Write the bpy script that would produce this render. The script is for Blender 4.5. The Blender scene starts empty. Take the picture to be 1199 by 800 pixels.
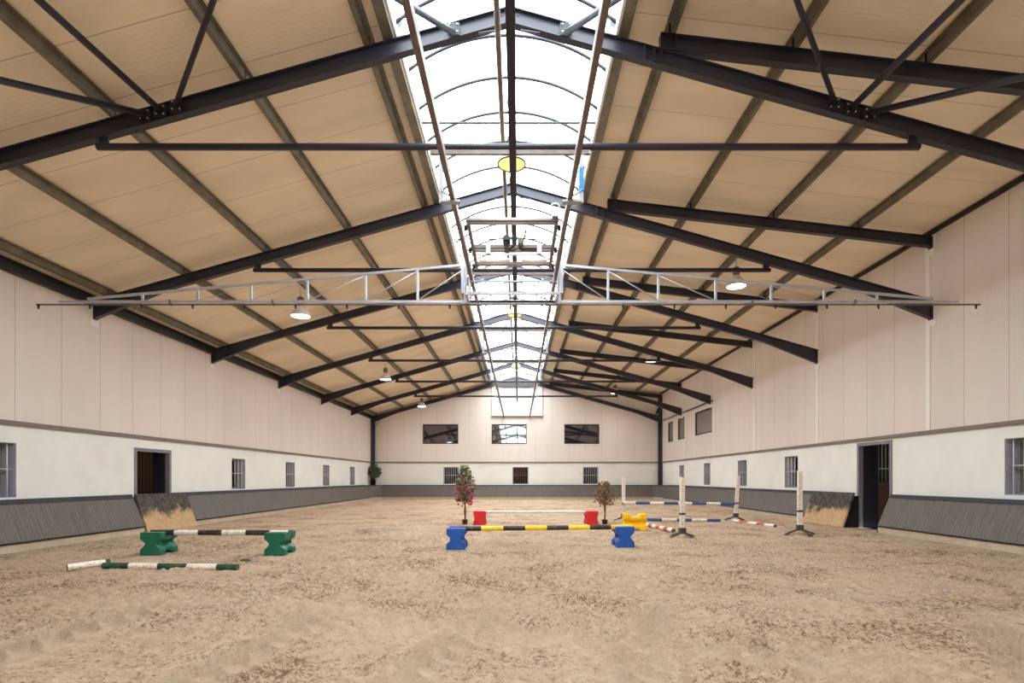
import bpy, bmesh, math, random
import numpy as np
from mathutils import Vector, Matrix

C = bpy.context.scene.collection
S = bpy.context.scene
PI = math.pi
EYE = 1.4
# ------------------------------------------------------------------ camera
cd = bpy.data.cameras.new('camera'); cam = bpy.data.objects.new('camera', cd); C.objects.link(cam)
cam.location = (0, 0, EYE); cam.rotation_euler = (PI/2, 0, 0)
cd.sensor_fit = 'HORIZONTAL'; cd.sensor_width = 36; cd.lens = 650/1199*36
cd.shift_x = -7.5/1199; cd.shift_y = 160.5/1199
cd.clip_start = 0.05; cd.clip_end = 300
S.camera = cam
# ------------------------------------------------------------------ world, light, exposure
SKY = 7.6
w = bpy.data.worlds.new('sky'); S.world = w; w.use_nodes = True
bg = w.node_tree.nodes['Background']; bg.inputs[0].default_value = (0.90, 0.96, 1.0, 1); bg.inputs[1].default_value = SKY
S.view_settings.view_transform = 'Standard'; S.view_settings.look = 'None'
S.view_settings.exposure = 0.7; S.view_settings.gamma = 1.0; S.view_settings.use_curve_mapping = False
S.cycles.max_bounces = 10; S.cycles.diffuse_bounces = 7; S.cycles.glossy_bounces = 4
S.cycles.transparent_max_bounces = 12; S.cycles.sample_clamp_indirect = 6
S.cycles.use_denoising = True
def portal(name, loc, rot, sx, sy):
    l = bpy.data.lights.new(name, 'AREA'); l.shape = 'RECTANGLE'; l.size = sx; l.size_y = sy
    l.cycles.is_portal = True
    o = bpy.data.objects.new(name, l); C.objects.link(o); o.location = loc; o.rotation_euler = rot
    return o
portal('sky_portal', (-.18, 12.9, 8.75), (0, 0, 0), 3.7, 49.8)

# ------------------------------------------------------------------ materials
def lin(c):
    c = c/255
    return c/12.92 if c <= .04045 else ((c+.055)/1.055)**2.4
def rgb(r, g, b): return (lin(r), lin(g), lin(b), 1)
class N:
    def __init__(s, name):
        s.m = bpy.data.materials.new(name); s.m.use_nodes = True; s.t = s.m.node_tree
        s.b = s.t.nodes['Principled BSDF']; s.out = s.t.nodes['Material Output']
    def n(s, typ, **kw):
        x = s.t.nodes.new(typ)
        for k, v in kw.items(): setattr(x, k, v)
        return x
    def l(s, a, b): s.t.links.new(a, b)
    def pos(s):
        return s.n('ShaderNodeNewGeometry').outputs['Position']
    def obj(s):
        return s.n('ShaderNodeTexCoord').outputs['Object']
    def noise(s, vec, scale, detail=4, rough=.6, scl=None):
        if scl:
            mp = s.n('ShaderNodeMapping'); mp.inputs['Scale'].default_value = scl; s.l(vec, mp.inputs[0]); vec = mp.outputs[0]
        x = s.n('ShaderNodeTexNoise'); x.inputs['Scale'].default_value = scale
        x.inputs['Detail'].default_value = detail; x.inputs['Roughness'].default_value = rough
        s.l(vec, x.inputs['Vector']); return x.outputs['Fac']
    def math(s, op, a, b=None):
        x = s.n('ShaderNodeMath', operation=op)
        for i, v in enumerate((a, b)):
            if v is None: continue
            if isinstance(v, (int, float)): x.inputs[i].default_value = v
            else: s.l(v, x.inputs[i])
        return x.outputs[0]
    def ramp(s, fac, stops):
        x = s.n('ShaderNodeValToRGB'); s.l(fac, x.inputs[0]); e = x.color_ramp.elements
        while len(e) < len(stops): e.new(.5)
        for i, (p, c) in enumerate(stops):
            e[i].position = p; e[i].color = c if len(c) == 4 else (*c, 1)
        return x.outputs[0]
    def mix(s, fac, a, b, typ='MIX'):
        x = s.n('ShaderNodeMix', data_type='RGBA', blend_type=typ)
        for i, v in ((0, fac), (6, a), (7, b)):
            if isinstance(v, (int, float, tuple)): x.inputs[i].default_value = v
            else: s.l(v, x.inputs[i])
        return x.outputs[2]
    def bump(s, h, strength=.3, dist=.01):
        x = s.n('ShaderNodeBump'); x.inputs['Strength'].default_value = strength; x.inputs['Distance'].default_value = dist
        s.l(h, x.inputs['Height']); s.l(x.outputs[0], s.b.inputs['Normal'])
    def set(s, col=None, rough=None, metal=None, spec=None):
        if col is not None:
            if isinstance(col, tuple): s.b.inputs['Base Color'].default_value = col
            else: s.l(col, s.b.inputs['Base Color'])
        if rough is not None: s.b.inputs['Roughness'].default_value = rough
        if metal is not None: s.b.inputs['Metallic'].default_value = metal
        if spec is not None: s.b.inputs['Specular IOR Level'].default_value = spec
        return s.m
def paint(name, c, rough=.5, metal=0, var=.12, scale=6, spec=.4):
    k = N(name); f = k.noise(k.obj(), scale, 5)
    lo = tuple(v*(1-var) for v in c[:3])+(1,); hi = tuple(min(1, v*(1+var)) for v in c[:3])+(1,)
    return k.set(k.ramp(f, [(.3, lo), (.7, hi)]), rough, metal, spec)
def seam_mat(name, c, axis, pitch, off, seamw, micro, seamc=.6, rough=.55, var=.05, mstr=.25, streak=None):
    k = N(name); p = k.pos(); sp = k.n('ShaderNodeSeparateXYZ'); k.l(p, sp.inputs[0]); v = sp.outputs[axis]
    fr = k.math('FRACT', k.math('DIVIDE', k.math('SUBTRACT', v, off), pitch))
    seam = k.math('LESS_THAN', fr, seamw/pitch)
    f = k.noise(p, .6, 4, scl=streak)
    lo = tuple(x*(1-var) for x in c[:3])+(1,); hi = tuple(min(1, x*(1+var)) for x in c[:3])+(1,)
    base = k.ramp(f, [(.3, lo), (.7, hi)])
    col = k.mix(seam, base, tuple(x*seamc for x in c[:3])+(1,))
    if micro:
        mw = k.math('SINE', k.math('MULTIPLY', v, 2*PI/micro))
        h = k.math('SUBTRACT', k.math('MULTIPLY', mw, .5), k.math('MULTIPLY', seam, 3))
        k.bump(h, mstr, .004)
    return k.set(col, rough, 0, .25)
M = {}
M['clad_y'] = seam_mat('wall_cladding_side', rgb(222, 211, 202), 'Y', 1.12, 11.0, .015, .09, .6, mstr=.4, streak=(1, 1, .15))
M['clad_x'] = seam_mat('wall_cladding_gable', rgb(224, 215, 206), 'X', 1.12, .05, .015, .09, .72, mstr=.5, streak=(1, 1, .15))
M['roof'] = seam_mat('roof_panel', rgb(240, 226, 202), 'Y', 1.0, .05, .014, .077, .6, var=.1, mstr=.45, streak=(.5, 1.6, 1))
def masonry():
    k = N('painted_masonry'); p = k.pos()
    f = k.noise(p, .8, 6); g = k.noise(p, 40, 3)
    c = k.ramp(f, [(.3, rgb(226, 226, 221)), (.7, rgb(238, 238, 232))])
    k.bump(g, .25, .01); return k.set(c, .8, 0, .15)
M['masonry'] = masonry()
def sand():
    k = N('arena_sand'); p = k.pos()
    big = k.noise(p, .35, 4); mid = k.noise(p, 7, 6, .75); fine = k.noise(p, 60, 4, .75); grain = k.noise(p, 240, 2)
    at = k.n('ShaderNodeAttribute'); at.attribute_name = 'raked'; rk = at.outputs['Fac']; keep = k.math('SUBTRACT', 1, rk)
    base = k.ramp(big, [(.35, rgb(240, 206, 170)), (.65, rgb(250, 221, 190))])
    c1 = k.ramp(mid, [(.36, rgb(212, 173, 138)), (.62, rgb(255, 232, 206))])
    col = k.mix(.55, base, c1)
    # crumbs of dark damp bark and dung trodden into the sand
    blotch = k.noise(p, .9, 4, .6); cr = k.noise(p, 26, 5, .85)
    th = k.math('ADD', cr, k.math('MULTIPLY', k.math('SUBTRACT', blotch, .5), .4))
    m = k.math('MULTIPLY', k.ramp(th, [(.54, (0, 0, 0)), (.61, (1, 1, 1))]), keep)
    col = k.mix(k.math('MULTIPLY', m, .85), col, rgb(134, 92, 66))
    c2 = k.noise(p, 12, 5, .8); th2 = k.math('ADD', c2, k.math('MULTIPLY', k.math('SUBTRACT', blotch, .5), .4))
    col = k.mix(k.math('MULTIPLY', k.math('MULTIPLY', k.ramp(th2, [(.57, (0, 0, 0)), (.64, (1, 1, 1))]), keep), .65), col, rgb(146, 106, 78))
    m2 = k.math('MULTIPLY', k.ramp(fine, [(.60, (0, 0, 0)), (.70, (1, 1, 1))]), keep)
    col = k.mix(k.math('MULTIPLY', m2, .5), col, rgb(140, 98, 70))
    m3 = k.ramp(fine, [(.28, (1, 1, 1)), (.42, (0, 0, 0))])
    col = k.mix(k.math('MULTIPLY', m3, .5), col, rgb(255, 236, 212))
    col = k.mix(k.math('MULTIPLY', rk, .5), col, rgb(244, 216, 184))
    h = k.math('ADD', fine, k.math('MULTIPLY', grain, .3))
    h = k.math('ADD', h, k.math('MULTIPLY', cr, 1.2)); h = k.math('ADD', h, k.math('MULTIPLY', c2, 1.5))
    k.bump(h, .9, .05); return k.set(col, .95, 0, .05)
M['sand'] = sand()
def kick(axis):
    k = N('kickboard_planks_'+axis.lower()); p = k.pos(); sp = k.n('ShaderNodeSeparateXYZ'); k.l(p, sp.inputs[0]); v = sp.outputs[axis]
    fr = k.math('FRACT', k.math('DIVIDE', v, .1)); seam = k.math('LESS_THAN', fr, .12)
    s = (1, 12, 1) if axis == 'Y' else (12, 1, 1)
    f = k.noise(p, 1.6, 5, scl=s); g = k.noise(p, 2.5, 4)
    c = k.ramp(f, [(.3, rgb(84, 79, 76)), (.7, rgb(112, 106, 100))])
    c = k.mix(k.math('MULTIPLY', g, .3), c, rgb(136, 126, 114))
    c = k.mix(k.math('MULTIPLY', seam, .5), c, rgb(58, 56, 56))
    k.bump(k.math('SUBTRACT', f, seam), .3, .006); return k.set(c, .6, 0, .3)
M['kick_y'] = kick('Y'); M['kick_x'] = kick('X')
M['cap'] = paint('dark_rubber_cap', rgb(66, 68, 78), .5)
M['plinth'] = paint('sandy_concrete', rgb(190, 174, 154), .9, 0, .12, 3, .1)
def gate_rubber():
    k = N('sand_dusted_rubber'); p = k.pos(); sp = k.n('ShaderNodeSeparateXYZ'); k.l(p, sp.inputs[0])
    n1 = k.noise(p, 2.2, 5, .65); n2 = k.noise(p, 9, 5, .7)
    z = k.math('ADD', sp.outputs['Z'], k.math('MULTIPLY', k.math('SUBTRACT', n1, .5), .9))
    m = k.ramp(z, [(.40, (1, 1, 1)), (.56, (0, 0, 0))])
    base = k.ramp(n2, [(.35, rgb(52, 50, 50)), (.72, rgb(112, 104, 96))])
    col = k.mix(m, base, k.ramp(n2, [(.3, rgb(176, 144, 108)), (.7, rgb(206, 174, 136))]))
    return k.set(col, .85, 0, .15)
M['gate'] = gate_rubber()
M['steel'] = paint('dark_painted_steel', rgb(42, 42, 54), .42, 0, .15, 3, .5)
M['galv'] = paint('galvanised_purlin', rgb(122, 116, 102), .5, .3, .35, 3, .5)
M['zinc'] = paint('bright_zinc', rgb(186, 190, 198), .4, .4, .12, 5, .5)
M['rail'] = paint('weathered_galvanised_rail', rgb(118, 106, 100), .5, .1, .25, 6)
M['railw'] = paint('pale_zinc_hanger', rgb(160, 162, 170), .5, .1, .1, 6)
M['bronze'] = paint('dark_window_frame', rgb(62, 50, 52), .5)
M['doorframe'] = paint('grey_door_frame', rgb(128, 122, 130), .5)
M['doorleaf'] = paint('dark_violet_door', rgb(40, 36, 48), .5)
M['bar'] = paint('white_painted_bar', rgb(206, 206, 210), .45)
M['reveal'] = paint('shade_tinted_reveal', rgb(172, 172, 186), .7)  # grey lining with the violet shade of the recess put into its colour
M['winframe'] = paint('grey_casement', rgb(150, 146, 146), .6)
M['rust'] = paint('rusty_brown_bar', rgb(150, 118, 100), .6, 0, .3)
M['white'] = paint('white_metal', rgb(236, 232, 226), .5, 0, .05)
M['flash'] = paint('pale_flashing', rgb(236, 230, 222), .5, 0, .04)
M['curb'] = paint('white_curb', rgb(238, 234, 226), .5, 0, .06)
M['eave'] = paint('black_eave_angle', rgb(36, 32, 34), .5)
M['trim'] = paint('shadow_toned_ledge', rgb(122, 112, 104), .6)  # ledge tone darkened to include the shadow lying on it
M['blacksteel'] = paint('black_metal', rgb(30, 30, 32), .5)
M['greyplate'] = paint('grey_gusset', rgb(150, 152, 160), .5)
M['blue_tape'] = paint('blue_plastic_sleeve', rgb(40, 120, 180), .4)
M['cablem'] = paint('black_cable', rgb(40, 38, 42), .6)
def dirty(name, c, rough=.45, chip=None, dirtc=rgb(150, 120, 92), amt=.5):
    k = N(name); p = k.obj(); n = k.noise(p, 9, 5, .7); n2 = k.noise(p, 30, 4, .7)
    col = k.mix(k.math('MULTIPLY', k.ramp(n, [(.5, (0, 0, 0)), (.75, (1, 1, 1))]), amt), c, dirtc)
    if chip: col = k.mix(k.ramp(n2, [(.60, (0, 0, 0)), (.64, (1, 1, 1))]), col, chip)
    k.bump(n2, .15, .004); return k.set(col, rough, 0, .4)
M['green'] = dirty('green_plastic', rgb(14, 98, 74), .45, None, rgb(90, 110, 80), .35)
M['blue'] = dirty('blue_plastic', rgb(28, 82, 168), .45, None, rgb(70, 100, 150), .4)
M['red'] = dirty('red_plastic', rgb(206, 32, 34), .45, None, rgb(170, 80, 60), .35)
M['yellow'] = dirty('yellow_plastic', rgb(246, 196, 20), .45, None, rgb(200, 150, 50), .3)
M['pwhite'] = dirty('worn_white_paint', rgb(238, 230, 220), .6, rgb(110, 90, 74))
M['pblack'] = dirty('black_paint', rgb(44, 40, 40), .55, rgb(90, 84, 76))
M['pgreen'] = dirty('dark_green_paint', rgb(18, 72, 52), .55, rgb(60, 60, 40))
M['pyellow'] = dirty('yellow_paint', rgb(248, 208, 40), .5, None)
M['pblue'] = dirty('blue_paint', rgb(38, 84, 140), .5, rgb(90, 110, 130))
M['pred'] = dirty('faded_red_paint', rgb(184, 82, 60), .6, rgb(200, 170, 140))
M['wood_end'] = paint('grey_wood_end', rgb(104, 84, 66), .8)
M['standwood'] = dirty('chipped_white_wood', rgb(232, 222, 210), .6, rgb(120, 104, 92), amt=.4)
M['foot'] = paint('rusted_dark_foot', rgb(72, 72, 68), .7)
M['trunk'] = paint('plant_stem_brown', rgb(108, 78, 54), .8)
M['pot'] = paint('brown_pot', rgb(92, 50, 36), .6)
M['soil'] = paint('pot_soil', rgb(60, 44, 34), .9)
def leafm(name, a, b):
    k = N(name); f = k.noise(k.obj(), 14, 2); return k.set(k.ramp(f, [(.35, a), (.65, b)]), .55, 0, .3)
M['leaf'] = leafm('green_leaf', rgb(54, 76, 50), rgb(168, 176, 140))
M['flower'] = leafm('pink_flower', rgb(176, 52, 92), rgb(214, 110, 140))
M['dryleaf'] = leafm('dry_brown_leaf', rgb(96, 72, 56), rgb(158, 122, 96))
M['darkleaf'] = leafm('olive_leaf', rgb(58, 70, 46), rgb(110, 118, 82))
M['brick'] = None
def brick():
    k = N('red_brick'); p = k.pos(); mp = k.n('ShaderNodeMapping'); mp.inputs['Rotation'].default_value = (0, PI/2, PI/2)
    sp = k.n('ShaderNodeSeparateXYZ'); k.l(p, sp.inputs[0]); cb = k.n('ShaderNodeCombineXYZ')
    k.l(sp.outputs['Y'], cb.inputs[0]); k.l(sp.outputs['Z'], cb.inputs[1])
    b = k.n('ShaderNodeTexBrick'); k.l(cb.outputs[0], b.inputs['Vector']); b.inputs['Scale'].default_value = 4.5
    b.inputs['Color1'].default_value = rgb(118, 78, 64); b.inputs['Color2'].default_value = rgb(92, 60, 52); b.inputs['Mortar'].default_value = rgb(150, 136, 124)
    return k.set(b.outputs[0], .9, 0, .1)
M['brick'] = brick()
M['slats'] = seam_mat('brown_timber_slats', rgb(96, 72, 50), 'Y', .18, 0, .05, None, .25, .8)
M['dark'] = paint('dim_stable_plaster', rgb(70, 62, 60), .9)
def glass_dark(name, tint, f0):
    k = N(name); t = k.t
    g = k.n('ShaderNodeBsdfGlossy'); g.inputs['Roughness'].default_value = .03; g.inputs['Color'].default_value = (*f0, 1)
    k.b.inputs['Base Color'].default_value = tint; k.b.inputs['Roughness'].default_value = .1
    a = k.n('ShaderNodeAddShader'); k.l(g.outputs[0], a.inputs[0]); k.l(k.b.outputs[0], a.inputs[1]); k.l(a.outputs[0], k.out.inputs[0])
    return k.m
M['mirror'] = glass_dark('reflective_window_glass', rgb(24, 20, 26), (.42, .45, .52))
M['mirror_dim'] = glass_dark('dim_window_glass', rgb(22, 20, 30), (.15, .17, .24))
M['glass'] = glass_dark('dark_window_glass', rgb(62, 62, 64), (.12, .12, .13))
def skyglaze():
    k = N('translucent_skylight_sheet'); p = k.pos()
    f = k.noise(p, 1.4, 5, .65, scl=(.6, 1, 1)); d = k.noise(p, 5, 5, .7, scl=(.5, 1.6, 1))
    tr = k.n('ShaderNodeBsdfTransparent'); tl = k.n('ShaderNodeBsdfTranslucent'); tl.inputs[0].default_value = (.85, .87, .88, 1)
    fac = k.math('ADD', k.math('MULTIPLY', k.ramp(f, [(.4, (0, 0, 0)), (.7, (1, 1, 1))]), .1), .05)
    dirt = k.ramp(d, [(.64, (0, 0, 0)), (.72, (1, 1, 1))])
    fac = k.math('MINIMUM', k.math('ADD', fac, k.math('MULTIPLY', dirt, .75)), .9)
    k.l(k.mix(dirt, (.85, .87, .88, 1), (.10, .10, .09, 1)), tl.inputs[0])
    tr.inputs[0].default_value = (.93, .95, .96, 1)
    mx = k.n('ShaderNodeMixShader'); k.l(fac, mx.inputs[0]); k.l(tr.outputs[0], mx.inputs[1]); k.l(tl.outputs[0], mx.inputs[2])
    k.l(mx.outputs[0], k.out.inputs[0]); k.t.nodes.remove(k.b); return k.m
M['skyglaze'] = skyglaze()
def emis(name, c, s):
    k = N(name); k.b.inputs['Base Color'].default_value = c; k.b.inputs['Emission Color'].default_value = c
    k.b.inputs['Emission Strength'].default_value = s; return k.m
M['lamp_on'] = emis('lit_lamp_lens', (.97, .98, 1, 1), 5)
M['lamp_warm'] = emis('warm_lamp_lens', (1, .84, .34, 1), .45)
M['lampshade'] = paint('brushed_lamp_shade', rgb(214, 208, 202), .4, .1)
M['shadewarm'] = paint('yellowed_lamp_shade', rgb(206, 186, 120), .45)

# ------------------------------------------------------------------ mesh building
class MB:
    def __init__(s): s.v = []; s.f = []; s.mi = []; s.sm = []
    def add(s, v, f, mi=0, smooth=False):
        b = len(s.v); s.v += [tuple(x) for x in v]
        for q in f: s.f.append(tuple(b+i for i in q)); s.mi.append(mi); s.sm.append(smooth)
        return s
    def box(s, x0, x1, y0, y1, z0, z1, mi=0):
        v = [(x, y, z) for z in (z0, z1) for y in (y0, y1) for x in (x0, x1)]
        return s.add(v, [(0, 2, 3, 1), (4, 5, 7, 6), (0, 1, 5, 4), (2, 6, 7, 3), (0, 4, 6, 2), (1, 3, 7, 5)], mi)
    def hexa(s, pts, mi=0):   # 8 pts, bottom loop 4 and top loop 4
        return s.add(pts, [(3, 2, 1, 0), (4, 5, 6, 7), (0, 1, 5, 4), (1, 2, 6, 5), (2, 3, 7, 6), (3, 0, 4, 7)], mi)
    def tube(s, pts, r, n=10, mi=0, caps=True, smooth=True):
        pts = [Vector(p) for p in pts]; rs = r if isinstance(r, (list, tuple)) else [r]*len(pts)
        base = len(s.v); up = None
        for i, p in enumerate(pts):
            d = (pts[min(i+1, len(pts)-1)]-pts[max(i-1, 0)]).normalized()
            if up is None: up = d.orthogonal().normalized()
            a = (up-d*up.dot(d)).normalized(); up = a; b = d.cross(a)
            for k in range(n):
                t = 2*PI*(k+.5)/n; s.v.append(tuple(p+(a*math.cos(t)+b*math.sin(t))*rs[i]))
        for i in range(len(pts)-1):
            for k in range(n):
                k2 = (k+1) % n
                s.f.append((base+i*n+k, base+i*n+k2, base+(i+1)*n+k2, base+(i+1)*n+k)); s.mi.append(mi); s.sm.append(smooth and n > 4)
        if caps:
            s.f.append(tuple(base+k for k in reversed(range(n)))); s.mi.append(mi); s.sm.append(False)
            e = base+(len(pts)-1)*n; s.f.append(tuple(e+k for k in range(n))); s.mi.append(mi); s.sm.append(False)
        return s
    def bar(s, p, q, wy, wz, mi=0, up=(0, 0, 1)):   # rectangular bar along p-q
        p = Vector(p); q = Vector(q); d = (q-p).normalized(); u = Vector(up)
        if abs(d.dot(u)) > .98: u = Vector((0, 1, 0))
        a = d.cross(u).normalized()*wy/2; b = d.cross(a).normalized()*wz/2
        return s.hexa([p-a-b, p+a-b, p+a+b, p-a+b, q-a-b, q+a-b, q+a+b, q-a+b], mi)
    def lathe(s, prof, c, n=20, mi=0, smooth=True):
        base = len(s.v)
        for r, z in prof:
            for k in range(n):
                t = 2*PI*k/n; s.v.append((c[0]+r*math.cos(t), c[1]+r*math.sin(t), c[2]+z))
        for i in range(len(prof)-1):
            for k in range(n):
                k2 = (k+1) % n
                s.f.append((base+i*n+k, base+i*n+k2, base+(i+1)*n+k2, base+(i+1)*n+k)); s.mi.append(mi); s.sm.append(smooth)
        return s
    def build(s, name, mats, parent=None, bevel=0, loc=None):
        me = bpy.data.meshes.new(name); me.from_pydata(s.v, [], s.f); 
        for m in (mats if isinstance(mats, (list, tuple)) else [mats]): me.materials.append(m)
        me.polygons.foreach_set('material_index', s.mi); me.polygons.foreach_set('use_smooth', s.sm)
        bm = bmesh.new(); bm.from_mesh(me); bmesh.ops.recalc_face_normals(bm, faces=bm.faces); bm.to_mesh(me); bm.free()
        me.update()
        o = bpy.data.objects.new(name, me); C.objects.link(o)
        if parent is not None: o.parent = parent
        if loc: o.location = loc
        if bevel:
            b = o.modifiers.new('bevel', 'BEVEL'); b.width = bevel; b.segments = 2; b.limit_method = 'ANGLE'; b.angle_limit = .6
        return o
def tag(o, label=None, cat=None, group=None, kind=None):
    if label: o['label'] = label
    if cat: o['category'] = cat
    if group: o['group'] = group
    if kind: o['kind'] = kind
    return o
def empty(name, loc=(0, 0, 0), rz=0):
    o = bpy.data.objects.new(name, None); C.objects.link(o); o.location = loc; o.rotation_euler = (0, 0, rz); o.empty_display_size = .1
    return o
def struct(o, label, cat): return tag(o, label, cat, kind='structure')
def kids(o): return [c for c in C.objects if c.parent == o]
def copy_tree(o, parent=None):
    c = o.copy(); C.objects.link(c)
    if parent is not None: c.parent = parent
    for ch in kids(o): copy_tree(ch, c)
    return c

# ------------------------------------------------------------------ dimensions
XL, XR = -10.0, 9.75
YF, YB = -12.0, 37.8
RX = -.13                                  # ridge
E = EYE
def raf(x): return E + 6.94 - .28*abs(x-RX)          # top of the main rafters
def rafR(x): return E + 6.55 - .1155*(x-2.13)        # top of the raised right rafters
PUR = .17
SKL, SKR, SKC = -1.83, 1.47, -.18
def roofL(x): return raf(x)+PUR
def roofR(x): return rafR(x)+PUR
ZT = 2.51                                  # top of the masonry
# ------------------------------------------------------------------ floor
def vnoise(X, Y, s, seed):
    r = np.random.RandomState(seed); G = r.rand(256, 256)
    x = X*s+100; y = Y*s+100; xi = np.floor(x).astype(int); yi = np.floor(y).astype(int)
    fx = x-xi; fy = y-yi; fx = fx*fx*(3-2*fx); fy = fy*fy*(3-2*fy)
    a = G[yi % 256, xi % 256]; b = G[yi % 256, (xi+1) % 256]; c = G[(yi+1) % 256, xi % 256]; d = G[(yi+1) % 256, (xi+1) % 256]
    return (a*(1-fx)+b*fx)*(1-fy)+(c*(1-fx)+d*fx)*fy-.5
def make_floor():
    ys = [YF, -6, -2]; y = 0.5
    while y < YB:
        ys.append(y); y += (.05 if y < 2.6 else .023) if y < 7.5 else .023+.012*(y-7.5)
    ys.append(YB); ys = np.array(ys); xs = np.linspace(XL, XR, 660)
    X, Y = np.meshgrid(xs, ys)
    RK = np.zeros_like(X)
    rid = np.abs(vnoise(X, Y, 4.2, 21))*2; rid2 = np.abs(vnoise(X, Y, 8.5, 22))*2
    Z = -.03*(1-rid)**3*.6-.035*(1-rid2)**3*.7+.04*vnoise(X, Y, .7, 1)+.03*vnoise(X, Y, 2.1, 2)+.03*vnoise(X, Y, 5.5, 3)+.035*vnoise(X, Y, 12, 4)+.05*np.clip(vnoise(X, Y, 17, 5)*2-.15, 0, 1)+.03*vnoise(X, Y, 22, 6)
    # churned patches against smoother raked ones
    k = np.clip(vnoise(X, Y, .5, 9)*2.5+.75, .35, 1.2); Z *= k
    # hoof prints
    R = random.Random(4)
    for i in range(900):
        hx = R.uniform(-8.5, 8.5); hy = 3.4+14*R.random()**1.4; r = R.uniform(.06, .11)
        m = ((X-hx)**2+(Y-hy)**2); j = m < (3*r)**2
        d = np.sqrt(m[j])/r
        Z[j] += -.05*np.exp(-d**4*.7)+.022*np.exp(-(d-1.5)**2*5)
    # tractor tread marks: two bands of curved lugs running away from the camera
    def track(x0, y0, x1, y1, wd, ph):
        L = math.hypot(x1-x0, y1-y0); ux, uy = (x1-x0)/L, (y1-y0)/L
        s_ = (X-x0)*ux+(Y-y0)*uy; t_ = (X-x0)*uy-(Y-y0)*ux + .06*np.sin(s_*1.3+ph)
        m = np.clip(1-np.abs(t_)/wd, 0, 1)**.5*np.clip(s_*3, 0, 1)*np.clip((L-s_)*3, 0, 1)
        Z[:] = Z*(1-.8*m)+m*(.10*(1-np.clip((((s_+np.abs(t_)*.9)/.30+ph) % 1.0)*1.9, 0, 1))**1.3-.05)
        RK[:] = np.maximum(RK, m*.75)
    track(-.95, 2.9, -.25, 6.2, .30, 0.3); track(.6, 3.0, 1.5, 6.3, .30, 1.0); track(-2.3, 3.2, -2.1, 6.2, .3, 2.0)
    track(-4.1, 3.6, -4.0, 6.4, .28, .2); track(-3.0, 6.4, 2.5, 4.0, .3, .9); track(3.2, 3.0, 4.6, 5.6, .28, 2.0)
    # sand banked against the kick boards
    ed = np.minimum(np.minimum(X-(XL+.45), (XR-.45)-X), (YB-.5)-Y)
    # smooth patches of fine sand beside the tracks
    sm = np.clip(vnoise(X, Y, .8, 31)*3.2-.55, 0, 1)*np.clip(1-np.abs(Y-5)/3.5, 0, 1); Z *= 1-.35*sm; RK[:] = np.maximum(RK, sm*.45)
    Z *= 1-.8*np.exp(-np.clip(ed, 0, 9)/.3)
    Z -= .03*np.exp(-((ed-1.2)/.5)**2)
    for fx, fy in ((-6.71, 10.38), (-4.43, 10.33), (-1.23, 11.2), (2.17, 11.55), (-1.17, 17), (2.22, 17), (3.15, 15.1)):
        Z *= np.clip((np.hypot(X-fx, Y-fy)-.3)/.35, .05, 1)
    nx = len(xs); ny = len(ys)
    v = np.stack([X, Y, Z], -1).reshape(-1, 3)
    i = np.arange((ny-1)*(nx-1)); r_ = i//(nx-1); c_ = i % (nx-1); a = r_*nx+c_
    f = np.stack([a, a+1, a+nx+1, a+nx], -1)
    me = bpy.data.meshes.new('floor'); me.from_pydata(v.tolist(), [], f.tolist()); me.materials.append(M['sand'])
    me.polygons.foreach_set('use_smooth', [True]*len(me.polygons))
    ra = me.attributes.new('raked', 'FLOAT', 'POINT'); ra.data.foreach_set('value', RK.ravel().astype(np.float32))
    o = bpy.data.objects.new('floor', me); C.objects.link(o)
    struct(o, 'light tan churned sand floor of the riding hall', 'floor')
    return v
FV = make_floor()
def ground(x, y):
    d = (FV[:, 0]-x)**2+(FV[:, 1]-y)**2; return float(FV[int(np.argmin(d)), 2])

# ------------------------------------------------------------------ walls with openings
def panel(name, s0, s1, z0, z1, holes, thick, to, mats, parent=None):
    # to(s, z, d) -> world point, d measured outward from the hall
    ss = sorted(set([s0, s1]+[h[0] for h in holes]+[h[1] for h in holes])); zs = sorted(set([z0, z1]+[h[2] for h in holes]+[h[3] for h in holes]))
    def solid(i, j):
        if i < 0 or j < 0 or i >= len(ss)-1 or j >= len(zs)-1: return False
        cs = (ss[i]+ss[i+1])/2; cz = (zs[j]+zs[j+1])/2
        return not any(h[0] < cs < h[1] and h[2] < cz < h[3] for h in holes)
    b = MB()
    for i in range(len(ss)-1):
        for j in range(len(zs)-1):
            if not solid(i, j): continue
            a, c, e, g = ss[i], ss[i+1], zs[j], zs[j+1]
            b.add([to(a, e, 0), to(c, e, 0), to(c, g, 0), to(a, g, 0)], [(0, 1, 2, 3)])
            b.add([to(a, e, thick), to(c, e, thick), to(c, g, thick), to(a, g, thick)], [(3, 2, 1, 0)])
            for di, dj, p, q in ((-1, 0, (a, e), (a, g)), (1, 0, (c, g), (c, e)), (0, -1, (c, e), (a, e)), (0, 1, (a, g), (c, g))):
                if not solid(i+di, j+dj):
                    b.add([to(*p, 0), to(*q, 0), to(*q, thick), to(*p, thick)], [(0, 1, 2, 3)])
    # merge shared corners so the shell is one closed mesh
    o = b.build(name, mats, parent)
    bm = bmesh.new(); bm.from_mesh(o.data); bmesh.ops.remove_doubles(bm, verts=bm.verts, dist=1e-4)
    bmesh.ops.recalc_face_normals(bm, faces=bm.faces); bm.to_mesh(o.data); bm.free()
    return o
toL = lambda s, z, d: (XL-d, s, z)
toR = lambda s, z, d: (XR+d, s, z)
toB = lambda s, z, d: (s, YB+d, z)
WT = .38
winL = [(y-.48, y+.48, 1.02, 2.11) for y in (10.58, 19.85, 24.35, 28.9, 33.45)]
winR = [(y-.48, y+.48, 1.07, 2.2) for y in (10.66, 19.85, 24.2, 28.7, 33.15)]
doorL = (14.44, 15.97, -.05, 2.21); doorR = (14.47, 15.96, -.05, 2.41)
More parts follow.
